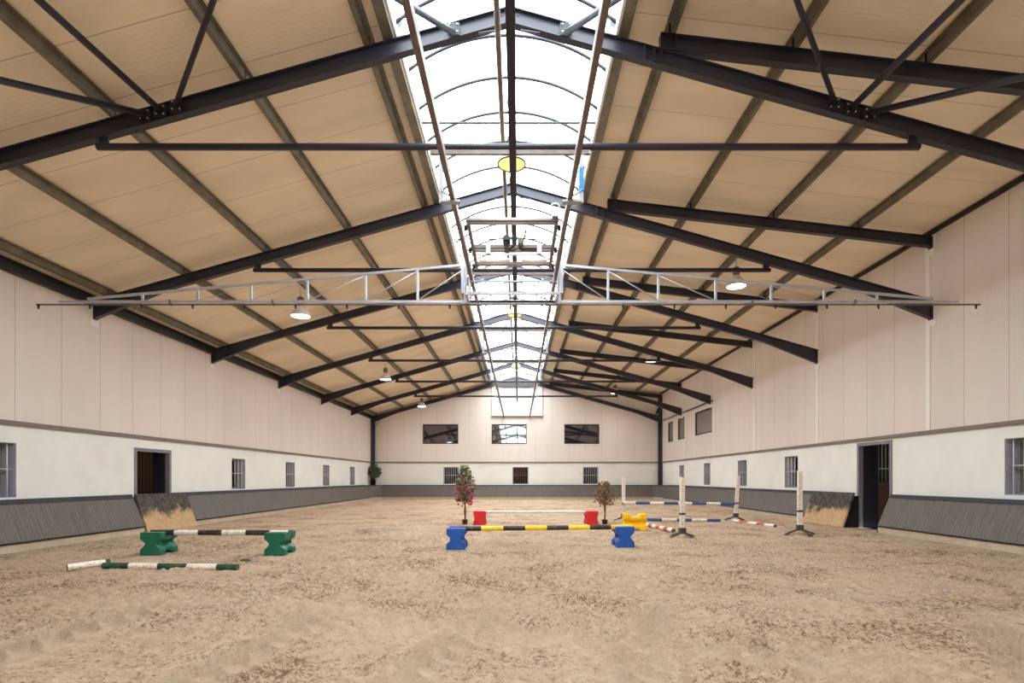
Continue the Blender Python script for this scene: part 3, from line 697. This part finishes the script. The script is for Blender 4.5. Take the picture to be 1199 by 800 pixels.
for x, l in zip((-2.2, -4.02, -5.93, -7.85, -9.62), left_names): purlin(x, raf(x)+PUR, .28, 'galvanised roof purlin '+l, 'purlins of the left slope')
right_names = ['beside the right edge of the skylight', 'second to the right of the skylight', 'midway across the right roof slope', 'nearest the right wall']
for x, l in zip((2.24, 4.05, 6.0, 7.98), right_names): purlin(x, rafR(x)+PUR, -.1155, 'galvanised roof purlin '+l, 'purlins of the right slope')
# ridge strut, wind bracing
b = MB(); b.tube([(-.30, -1.9, E+6.52), (-.30, 33.05, E+6.52)], .045, 10)
tag(b.build('ridge_strut', M['rail']), 'long round steel strut running beneath the roof ridge', 'strut')
def brace(p, q, label, r=.045):
    b = MB(); b.tube([p, q], r, 10); P = Vector(p)
    o = b.build('bracing_tube', M['steel']); tag(o, label, 'bracing', 'wind bracing tubes in front of the nearest roof frame')
def rp(x, y, dz=.12): return (x, y, raf(x)-dz)
brace(rp(-5.47, 8.1), rp(-9.6, 3.4, .35), 'black bracing tube at upper left, running flattest towards the left wall')
brace(rp(-5.24, 8.1), rp(-5.55, 3.4), 'black bracing tube at upper left, the middle of three')
brace(rp(-5.0, 8.1), rp(-.5, 3.4), 'black bracing tube at upper left, leaning towards the ridge', .035)
brace(rp(5.14, 8.1), rp(9.4, 3.4, .35), 'black bracing tube at upper right, running flattest towards the right wall')
brace(rp(4.87, 8.1), rp(5.15, 3.4), 'black bracing tube at upper right, the middle of three')
brace(rp(4.62, 8.1), rp(.3, 3.4), 'black bracing tube at upper right, leaning towards the ridge', .035)
brace(rp(-.95, 8.1, .2), rp(-4.7, 3.4, .3), 'short visible bracing tube left of the ridge at the top edge')
brace(rp(.7, 8.1, .2), rp(4.3, 3.4, .3), 'short visible bracing tube right of the ridge at the top edge')

# ------------------------------------------------------------------ sprinkler rails, cable track
def rail(x, label):
    r = empty('sprinkler_rail', (x, 20, E+4.1)); tag(r, label, 'rail', 'sprinkler rails')
    b = MB(); y0, y1 = 2.2, YB-.16
    b.box(-.034, .034, y0-20, y1-20, 0.01, .12); b.box(-.034, -.016, y0-20, y1-20, 0, .01); b.box(.016, .034, y0-20, y1-20, 0, .01)
    b.build('channel', M['rail'], r)
rail(-.97, 'left long galvanised rail hanging under the roof ties'); rail(.76, 'right long galvanised rail hanging under the roof ties')
tr = empty('cable_track', (-.08, 18, E+4.6)); tag(tr, 'dark central cable track pipe running down the middle of the hall', 'pipe')
b = MB(); b.tube([(0, -16, 0), (0, 15.0, 0)], .05, 12); b.build('pipe', M['steel'], tr)
for y in (5.5, 7.4, 9.4, 12.4, 16.0, 21.0):
    pts = [(-.03+.04*math.sin(k*.9), y-18+.5*k/10, .1+.9*math.sin(PI*k/20)*(.5+.5*(k/10))) for k in range(11)]
    b = MB(); b.tube(pts, .012, 6); b.build('power_cable', M['cablem'], tr)
for y in FR[1:7]:
    b = MB(); b.tube([(0, y-18, .04), (0, y-18, .23)], .012, 6); b.build('hook', M['rail'], tr)

# ------------------------------------------------------------------ sprinkler boom
sb = empty('sprinkler_boom', (-.12, 11.35, E+3.6)); tag(sb, 'long galvanised sprinkler boom truss hanging across the hall from the two rails', 'sprinkler boom')
def sp_(b, nm, m):
    o = b.build(nm, m, sb); o.matrix_parent_inverse = Matrix.Translation(-Vector(sb.location)); return o
YT = 11.4; sc = YT/650
def PX(x, y, Y=YT): return ((x-607)/650*Y, Y, E+(560.5-y)/650*Y)
b = MB(); b.bar(PX(70, 353.5), PX(1122, 353.5), .05, .05); sp_(b, 'lower_chord', M['zinc'])
b = MB(); b.tube([(PX(45, 357)[0], YT-.04, E+3.56), (PX(1146, 357)[0], YT-.04, E+3.56)], .017, 8); sp_(b, 'water_pipe', M['rail'])
for p, q in ((PX(548, 310), PX(103, 350)), (PX(652, 310), PX(1092, 350))):
    b = MB(); b.bar(p, q, .045, .045); sp_(b, 'top_chord', M['zinc'])
def topy(x): return 310+40*(548-x)/445 if x < 600 else 310+40*(x-652)/440
XS = [[548, 489, 428, 360, 294, 232, 167], [652, 712, 771, 838, 903, 965, 1027]]
for side in XS:
    for i, x in enumerate(side):
        if i: 
            b = MB(); b.bar(PX(x, 354), PX(x, topy(x)), .042, .042); sp_(b, 'strut', M['zinc'])
            r_ = .014 if i < 4 else .006
            x2 = side[i-1]
            if i < 6:
                b = MB(); b.tube([PX(x, 352), PX(x2, topy(x2)+2)], r_, 6); sp_(b, 'diagonal_brace', M['zinc'])
# centre box
xa, xb = PX(549, 0)[0], PX(651, 0)[0]; z0, z1 = E+3.62, E+4.39
for x in (xa, xb):
    for y in (YT, YT-.55): 
        xo_ = x-.07 if x < 0 else x+.07; b = MB(); b.bar((xo_, y, z0), (xo_, y, z1+.15), .06, .06); sp_(b, 'frame_post', M['zinc'])
b = MB()
for y in (YT, YT-.55):
    b.bar((xa, y, z1), (xb, y, z1), .05, .05); b.bar((xa, y, z0), (xb, y, z0), .05, .05)
for x in (xa, xb): b.bar((x, YT, z1), (x, YT-.55, z1), .05, .05); b.bar((x, YT, z0), (x, YT-.55, z0), .05, .05)
b.bar((xa+.0, YT, z1-.34), (xb, YT, z1-.34), .03, .03)
sp_(b, 'centre_frame', M['zinc'])
for p, q in (((xa+.15, YT, z1-.25), ((xa+xb)/2, YT, z0+.1)), ((xb-.15, YT, z1-.25), ((xa+xb)/2, YT, z0+.1)), ((xa, YT, z0+.05), (xa+.3, YT, z1-.28)), ((xb, YT, z0+.05), (xb-.3, YT, z1-.28))):
    b = MB(); b.tube([p, q], .013, 6); sp_(b, 'cross_brace', M['zinc'])
for x in (47, 107, 167, 227, 287, 347, 407, 467, 527, 671, 729, 789, 849, 907, 967, 1027, 1086, 1141):
    p = PX(x, 357); b = MB(); b.lathe([(.0, .03), (.02, .03), (.024, 0), (.014, -.03), (.02, -.05), (0, -.06)], (p[0], YT-.04, E+3.53), 8); sp_(b, 'nozzle', M['blacksteel'])
for x in (200, 320, 560, 640, 880, 1000):
    p = PX(x, 354); b = MB(); b.box(p[0]-.015, p[0]+.015, YT-.06, YT+.03, E+3.55, E+3.66); sp_(b, 'pipe_clamp', M['rail'])
# carriage between the rails
cl, cr = -.86, .66; zc = E+4.24
b = MB()
for x in (cl+.03, cr-.03): b.bar((x, 9.1, zc), (x, 11.1, zc), .06, .08)
for y in (10.15, 10.3, 10.95): b.bar((cl, y, zc), (cr, y, zc), .05, .06)
b.bar((cl+.05, 11.05, zc), (cl+.05, YT, z1), .05, .05); b.bar((cr-.05, 11.05, zc), (cr-.05, YT, z1), .05, .05)
sp_(b, 'carriage_frame', M['rail'])
b = MB(); b.tube([(cl, 9.15, zc+.0), (cr-.04, 9.15, zc+.0)], .055, 14); sp_(b, 'drive_roller', M['zinc'])
b = MB(); b.tube([(cl, 9.02, zc-.05), (cr, 9.02, zc-.05)], .018, 8); sp_(b, 'guide_bar', M['rail'])
for x in (cl, cr):
    for y in (9.3, 10.2, 11.0):
        s_ = -1 if x < 0 else 1; b = MB(); b.tube([(x, y, zc-.04), (x+s_*.05, y, zc-.04)], .05, 12); sp_(b, 'wheel', M['blacksteel'])
for y0_, x0_, x1_ in ((10.75, cl+.1, -.15), (10.75, .05, cr-.1)):
    b = MB(); b.tube([(x0_, y0_, zc-.02), (x1_, y0_, zc-.02)], .05, 12); sp_(b, 'axle_tube', M['white'])
b = MB(); b.tube([(-.21, 9.75, zc-.02), (-.21, 9.95, zc-.02)], .07, 16); b.box(-.25, -.17, 9.7, 10.3, zc-.06, zc-.02); sp_(b, 'motor', M['steel'])
b = MB(); b.tube([(.04, 9.8, zc-.03), (.04, 10.1, zc-.03)], .055, 14); sp_(b, 'gearbox', M['rail'])
b = MB(); b.box(.12, .4, 10.16, 10.24, zc-.04, zc+.0); sp_(b, 'control_box', M['steel'])
b = MB()
pts = [(-.1+.06*math.sin(k*1.1), 9.6+.04*k, zc-.05-.16*math.sin(PI*k/9)) for k in range(10)]; b.tube(pts, .016, 8)
pts = [(.08+.05*math.cos(k*.8), 9.7+.07*k, zc+.1-.2*math.sin(PI*k/9)) for k in range(10)]; b.tube(pts, .016, 8)
sp_(b, 'water_hose', M['cablem'])
b = MB(); c0 = Vector((.6, 9.05, zc+.17)); pts = [tuple(c0+Vector((.075*math.cos(a), 0, .075*math.sin(a)))) for a in [2*PI*k/16 for k in range(17)]]; b.tube(pts, .016, 8, caps=False); b.box(.55, .65, 9.0, 9.1, zc+.02, zc+.12)
sp_(b, 'hose_ring', M['zinc'])
for x in (-.55, .38):
    b = MB(); b.box(x-.04, x+.04, 10.1, 10.2, zc-.14, zc+.02); sp_(b, 'sensor_bracket', M['zinc'])

# ------------------------------------------------------------------ lamps
def lamp(loc, hang, warm=False):
    r = empty('pendant_lamp', loc)
    sh = M['shadewarm'] if warm else M['lampshade']
    b = MB(); b.lathe([(.265, 0), (.27, .01), (.262, .03), (.235, .1), (.18, .2), (.11, .27), (.075, .3), (.07, .31), (.0, .31)], (0, 0, 0), 28)
    b.lathe([(.265, 0), (.25, .02), (.225, .1), (.17, .19), (.1, .26), (0, .28)], (0, 0, 0), 28); b.build('shade', sh, r)
    b = MB(); b.lathe([(.262, -.006), (.28, -.004), (.284, .01), (.275, .02), (.262, .012), (.262, -.006)], (0, 0, 0), 28); b.build('rim', M['steel'] if warm else sh, r)
    b = MB(); b.lathe([(0, .3), (.06, .3), (.085, .34), (.09, .5), (.085, .53), (0, .53)], (0, 0, 0), 20)
    for k in range(8):
        a = 2*PI*k/8; b.box(.09*math.cos(a)-.008, .09*math.cos(a)+.008, .09*math.sin(a)-.008, .09*math.sin(a)+.008, .35, .5)
    b.build('ballast_housing', M['steel'] if warm else M['rail'], r)
    b = MB(); b.lathe([(0, -.035), (.1, -.03), (.19, -.012), (.25, .012), (.25, .016), (0, .016)], (0, 0, 0), 28); b.build('lens', M['lamp_warm'] if warm else M['lamp_on'], r)
    b = MB(); b.tube([(0, 0, .53), (0, 0, .53+hang)], .008, 6); b.tube([(.0, 0, .52), (.03, 0, .56), (0, 0, .6), (-.03, 0, .56), (0, 0, .52)], .006, 6); b.build('hanging_rod', M['rail'], r)
    return r
def lamps():
    out = []
    for (x, ys, zf, side) in ((-6.2, (15.8, 25.9, 35.6), lambda: E+4.62, 'left'), (6.2, (15.8, 25.9, 35.6), lambda: E+5.47, 'right')):
        for y, l in zip(ys, ('nearest', 'middle', 'farthest')):
            z = zf(); roof = (roofL(x) if x < 0 else roofR(x)); r = lamp((x, y, z), roof-z-.53)
            tag(r, 'lit bell shaped pendant lamp, %s of the three under the %s roof slope' % (l, side), 'lamp', 'pendant lamps under the roof slopes')
            ld = bpy.data.lights.new('lamp_glow', 'SPOT'); ld.energy = 60; ld.spot_size = 2.4; ld.spot_blend = .6; ld.shadow_soft_size = .2; ld.color = (1, .97, .93)
            lo = bpy.data.objects.new('lamp_glow', ld); C.objects.link(lo); lo.location = (x, y, z-.08)
    for y, l in zip((10.7, 20.6, 30.4), ('nearest', 'middle', 'farthest')):
        z = E+6.05; r = lamp((-.13, y, z), .88, True); tag(r, 'yellowish round pendant lamp below the skylight, %s of three' % l, 'lamp', 'lamps under the ridge')
lamps()

# ------------------------------------------------------------------ jump blocks
def block(x, y, rz, mat, label, L=.62, W=.37, H=.43, waist=.56):
    z0 = ground(x, y)-.01
    r = empty('jump_block', (x, y, z0), rz); tag(r, label, 'jump block', 'plastic jump blocks')
    hw = W/2; prof = [(0, .92), (.03, 1), (.25, 1), (.30, .95), (.46, waist), (.56, waist), (.70, .95), (.76, 1), (.96, 1), (1, .93)]
    xs = [-.5, -.47, -.24, -.19, -.15, .15, .19, .24, .47, .5]
    b = MB(); ring = []
    def sect(u):   # closed cross-section at length position u
        pts = []; uu = abs(u)
        inset = .0 if uu > .2 else (.02 if uu > .15 else .035)
        zb = 0 if uu > .2 else (.03 if uu > .15 else .07)
        zt = H if uu > .2 else (H-.05 if uu > .15 else H-.085)
        endf = .94 if uu > .49 else 1
        for t_, k in prof: 
            z = zb+(zt-zb)*t_; pts.append(((hw*k-inset)*endf, z))
        return [(px, pz) for px, pz in pts]+[(-px, pz) for px, pz in reversed(pts)]
    secs = [sect(u) for u in xs]; n_ = len(secs[0])
    v = [(p, u*L, z) for u, s_ in zip(xs, secs) for p, z in s_]
    f = [(i*n_+k, i*n_+(k+1) % n_, (i+1)*n_+(k+1) % n_, (i+1)*n_+k) for i in range(len(xs)-1) for k in range(n_)]
    m = n_//2
    for base in (0, (len(xs)-1)*n_):   # end faces as strips across the profile
        for k in range(m-1): f.append((base+k, base+k+1, base+n_-2-k, base+n_-1-k))
    b.add(v, f); b.build('body', mat, r, bevel=.012)
    for sx in (-1, 1):
        for u0 in (-.42, .30):
            b = MB(); xc = sx*hw*(waist+.02); b.box(xc-.012, xc+.012, u0*L, (u0+.12)*L, H*.40, H*.62); b.build('side_rib', mat, r, bevel=.004)
    return r, z0
block(-6.71, 10.38, .1, M['green'], 'green plastic jump block under the left end of the black and white pole')
block(-4.43, 10.33, .08, M['green'], 'green plastic jump block under the right end of the black and white pole')
block(-1.23, 11.2, .0, M['blue'], 'blue plastic jump block under the left end of the yellow and black pole')
block(2.17, 11.55, -.0, M['blue'], 'blue plastic jump block under the right end of the yellow and black pole')
block(-1.17, 17.0, .0, M['red'], 'red plastic jump block carrying the left end of the white pole', waist=.8)
block(2.22, 17.0, .0, M['red'], 'red plastic jump block carrying the right end of the white pole', waist=.8)
block(3.15, 15.1, 1.45, M['yellow'], 'yellow plastic jump block standing behind the right blue one', W=.42, H=.46)

# ------------------------------------------------------------------ poles
def pole(p, q, segs, label, r=.05, buried=False):
    p = Vector(p); q = Vector(q); d = q-p; L = d.length; c = (p+q)/2
    root = empty('jump_pole', c); tag(root, label, 'pole', 'striped jump poles')
    tot = sum(s_ for s_, _ in segs); a = 0
    cols = []; b = MB(); u_ = d.normalized(); A_ = u_.orthogonal().normalized(); B_ = u_.cross(A_); n_ = 14
    cuts = [0]
    for s_, col in segs: a += s_; cuts.append(a/tot)
    for t_ in cuts:
        for k in range(n_): th = 2*PI*k/n_; b.v.append(tuple(p+d*t_-c+(A_*math.cos(th)+B_*math.sin(th))*r))
    for i_, (s_, col) in enumerate(segs):
        if col not in cols: cols.append(col)
        for k in range(n_):
            k2 = (k+1) % n_; b.f.append((i_*n_+k, i_*n_+k2, (i_+1)*n_+k2, (i_+1)*n_+k)); b.mi.append(cols.index(col)); b.sm.append(True)
    b.build('shaft', [M[x] for x in cols], root)
    u = d.normalized()
    for e, s2 in ((p-c, -1), (q-c, 1)):
        b = MB(); b.tube([e, e+u*s2*.006], r*.985, 14); b.build('end_grain', M['wood_end'], root)
    return root
k1 = .437
def rest(x, y, H=.43, r=.05): return ground(x, y)-.01+H-.085+r+.006
pole((-1.2, 11.2, rest(-1.23, 11.2)), (2.36, 11.57, rest(2.17, 11.55)), [(k1, c) for c in ('pblack', 'pyellow', 'pblack', 'pyellow', 'pblack', 'pyellow', 'pblack', 'pyellow')], 'yellow and black striped pole lying across the two blue blocks')
pole((-6.86, 10.38, rest(-6.71, 10.38)), (-4.27, 10.33, rest(-4.43, 10.33)), [(.45, 'pblack'), (.45, 'pwhite'), (.45, 'pblack'), (.45, 'pwhite'), (.45, 'pblack'), (.35, 'pwhite')], 'black and white striped pole lying across the two green blocks')
pole((-1.33, 17.0, rest(-1.17, 17, r=.04)), (2.4, 17.0, rest(2.22, 17, r=.04)), [(1, 'pwhite')], 'plain white chipped pole lying across the two red blocks', .04)
pole((-6.42, 8.6, .05), (-4.28, 8.46, .045), [(.42, 'pgreen'), (.46, 'pwhite'), (.46, 'pgreen'), (.47, 'pwhite'), (.31, 'pgreen')], 'green and white striped pole lying on the sand at left')
pole((-6.84, 8.42, .05), (-6.48, 8.80, .08), [(.5, 'pwhite'), (.06, 'pgreen')], 'short white scuffed pole end lying angled behind the green and white pole')
pole((3.5, 18.62, .585), (7.16, 18.40, .56), [(.42, 'pwhite')]+[(.45, c) for c in ('pblue', 'pwhite', 'pblue', 'pwhite', 'pblue', 'pwhite', 'pblue')], 'blue and white striped pole raised between the two rear standards')
pole((3.7, 18.1, .06), (6.52, 17.95, .05), [(.45, 'pwhite'), (.45, 'pblue'), (.45, 'pwhite'), (.45, 'pblue'), (.45, 'pwhite'), (.4, 'pblue')], 'blue and white striped pole lying low on the sand between the standards')
pole((3.56, 17.2, .06), (3.98, 14.25, .06), [(.3, c) for c in ('pwhite', 'pred', 'pwhite', 'pred', 'pwhite', 'pred', 'pwhite', 'pred', 'pwhite', 'pred', 'pwhite')], 'red and white striped pole on the sand running behind the yellow block', .06)
pole((7.12, 18.4, .0), (7.40, 16.0, .03), [(.35, 'pwhite'), (.45, 'pred'), (.4, 'pwhite'), (.35, 'pred'), (.4, 'pwhite')], 'faded red and white pole half sunk in the sand by the leaning standard')

# ------------------------------------------------------------------ standards
def standard(x, y, h, rz, lean, label):
    z0 = ground(x, y)
    r = empty('jump_standard', (x, y, z0), rz); r.rotation_euler = (0, lean, rz); tag(r, label, 'jump standard', 'white jump standards')
    b = MB(); b.box(-.055, .055, -.04, .04, .1, h); o = b.build('post', M['standwood'], r, bevel=.008)
    for k in range(8):
        b = MB(); b.tube([(.0, -.0415, .34+.13*k), (.0, -.036, .34+.13*k)], .009, 8); b.build('pin_hole', M['blacksteel'], r)
    for k in range(4):
        a = PI/4*0+k*PI/2+.3; c_, s_ = math.cos(a), math.sin(a)
        b = MB(); b.bar((.04*c_, .04*s_, .13), (.38*c_, .38*s_, .02), .045, .03); b.box(.38*c_-.04, .38*c_+.04, .38*s_-.04, .38*s_+.04, -.005, .02); b.build('foot', M['foot'], r)
    b = MB(); b.box(-.075, .075, -.06, .06, .1, .24); b.build('foot_socket', M['foot'], r, bevel=.005)
    b = MB(); b.box(-.065, .065, -.045, .045, .55, .60); b.build('pole_cup', M['foot'], r)
    return r
standard(3.55, 18.75, 1.46, 0, 0, 'thin white jump standard farthest left, behind the yellow block')
standard(7.25, 18.55, 1.5, 0, .07, 'leaning white jump standard at the right end of the raised blue and white pole')
standard(3.94, 13.35, 1.46, .2, 0, 'white jump standard with dark pin holes, in front of the blue and white poles')
standard(6.92, 13.65, 1.56, -.1, .0, 'plain white jump standard farthest right, before the right kick boards')

# ------------------------------------------------------------------ plants
def leaves(b, c, n, size, rng, mi=0, droop=.3, thin=.42):
    for _ in range(n):
        p = Vector(c()); a = rng.uniform(0, 2*PI); e = rng.uniform(-.9, .7)-droop
        d = Vector((math.cos(a)*math.cos(e), math.sin(a)*math.cos(e), math.sin(e))); L = size*rng.uniform(.7, 1.3)
        s_ = d.cross(Vector((rng.uniform(-1, 1), rng.uniform(-1, 1), rng.uniform(.2, 1)))).normalized()*L*thin; nrm = d.cross(s_).normalized()*L*.12
        q = [p, p+d*L*.35+s_+nrm, p+d*L*.7+s_*.7+nrm*.6, p+d*L, p+d*L*.7-s_*.7+nrm*.6, p+d*L*.35-s_+nrm, p+d*L*.5]
        b.add(q, [(0, 1, 6), (1, 2, 6), (2, 3, 6), (3, 4, 6), (4, 5, 6), (5, 0, 6)], mi, False)
def branches(b, rng, z0, z1, rad, n):
    for k in range(n):
        t = rng.uniform(0, 1); z = z0+(z1-z0)*t; a = rng.uniform(0, 2*PI); L = rad(t)*rng.uniform(.6, .95)
        b.tube([(0, 0, z), (L*.5*math.cos(a), L*.5*math.sin(a), z+.05), (L*math.cos(a), L*math.sin(a), z+.16*rng.uniform(.3, 1))], [.009, .006, .003], 5)
def potm(r, rt, h):
    b = MB(); b.lathe([(0, 0), (rt*.78, 0), (rt*.98, h*.85), (rt*1.06, h*.86), (rt*1.06, h), (rt*.94, h), (rt*.92, h*.9)], (0, 0, 0), 20); b.build('pot', M['pot'], r)
    b = MB(); b.lathe([(0, h*.92), (rt*.93, h*.9)], (0, 0, 0), 16); b.build('soil', M['soil'], r)
rng = random.Random(11)
r = empty('potted_plant', (-1.64, 17.0, ground(-1.64, 17)-.01)); tag(r, 'tall artificial tree with green leaves and pink flowers in a brown pot', 'potted plant')
potm(r, .09, .15)
b = MB(); b.tube([(0, 0, .1), (.02, .01, .4), (-.015, 0, .75), (.01, 0, 1.2), (0, 0, 1.78)], [.028, .024, .02, .014, .005], 8)
b.tube([(.03, 0, .1), (-.02, .02, .4), (.03, .0, .75)], [.018, .016, .014], 8)
rad1 = lambda t: .10+.20*math.sin(PI*min(1, (t*.92+.12)))
branches(b, rng, .72, 1.65, rad1, 46); b.build('stem', M['trunk'], r)
def crown1():
    t = rng.random()**.9; a = rng.uniform(0, 2*PI); rr = rad1(t)*rng.uniform(.3, 1.05); return (rr*math.cos(a), rr*math.sin(a), .72+1.1*t)
b = MB(); leaves(b, crown1, 950, .085, rng); b.build('foliage', M['leaf'], r)['kind'] = 'stuff'
def crown1f():
    t = rng.random(); a = rng.uniform(0, 2*PI); rr = rad1(t)*rng.uniform(.85, 1.12); return (rr*math.cos(a), rr*math.sin(a), .60+.98*t)
b = MB(); leaves(b, crown1f, 330, .06, rng, thin=.6); b.build('blossoms', M['flower'], r)['kind'] = 'stuff'
r = empty('potted_plant', (2.65, 17.05, ground(2.65, 17.05)-.01)); tag(r, 'small dry tree with brown leaves in a brown pot beside the red block', 'potted plant')
potm(r, .09, .15)
b = MB(); b.tube([(0, 0, .1), (.01, 0, .35), (-.02, 0, .65), (.01, 0, 1.0), (0, 0, 1.3)], [.026, .022, .018, .012, .005], 8); b.tube([(-.02, 0, .1), (.03, 0, .45), (0, 0, .7)], [.016, .014, .012], 8)
rad2 = lambda t: .14+.22*math.sin(PI*min(1, t*.9+.1))
branches(b, rng, .55, 1.25, rad2, 60); b.build('stem', M['trunk'], r)
def crown2():
    t = rng.random(); a = rng.uniform(0, 2*PI); rr = rad2(t)*rng.uniform(.3, 1.15); return (rr*math.cos(a), rr*math.sin(a), .62+.72*t)
b = MB(); leaves(b, crown2, 520, .07, rng, thin=.34); b.build('foliage', M['dryleaf'], r)['kind'] = 'stuff'
r = empty('hanging_plant', (-9.72, 37.15, .955)); tag(r, 'bushy green plant standing on the kick board cap in the far left corner', 'potted plant')
b = MB(); b.lathe([(0, 0), (.15, 0), (.19, .3), (.2, .3), (.2, .34), (.17, .34), (.16, .3), (0, .3)], (0, 0, 0), 18); b.build('pot', M['blacksteel'], r)
b = MB(); b.tube([(0, 0, .25), (.02, 0, .7), (.05, 0, 1.05)], [.03, .024, .012], 8); branches(b, rng, .5, 1.1, lambda t: .4, 30); b.build('stem', M['trunk'], r)
def crown3():
    while True:
        p = Vector((rng.uniform(-1, 1), rng.uniform(-1, 1), rng.uniform(-1, 1)))
        if .3 < p.length < 1: return (.12+p.x*.42, -.1+p.y*.36, .92+p.z*.46)
b = MB(); leaves(b, crown3, 520, .13, rng); b.build('foliage', M['darkleaf'], r)['kind'] = 'stuff'

# ------------------------------------------------------------------ bits lying on the sand
def clod(x, y, sx, sy, sz, mat, name, label, cat, seed):
    g = ground(x, y); rr = random.Random(seed); bm = bmesh.new(); bmesh.ops.create_icosphere(bm, subdivisions=2, radius=1)
    for v in bm.verts: k = rr.uniform(.75, 1.15); v.co = Vector((v.co.x*sx*k, v.co.y*sy*k, v.co.z*sz*k))
    me = bpy.data.meshes.new(name); bm.to_mesh(me); bm.free(); me.materials.append(mat)
    o = bpy.data.objects.new(name, me); C.objects.link(o); o.location = (x, y, g+sz*.6); tag(o, label, cat)
clod(-4.6, 9.35, .1, .05, .025, M['pgreen'], 'dirt_clump', 'small dark clump on the sand near the right green block', 'clump', 1)
clod(5.28, 6.85, .05, .04, .02, M['greyplate'], 'pebble', 'small bluish grey pebble lying alone on the sand at right', 'stone', 2)
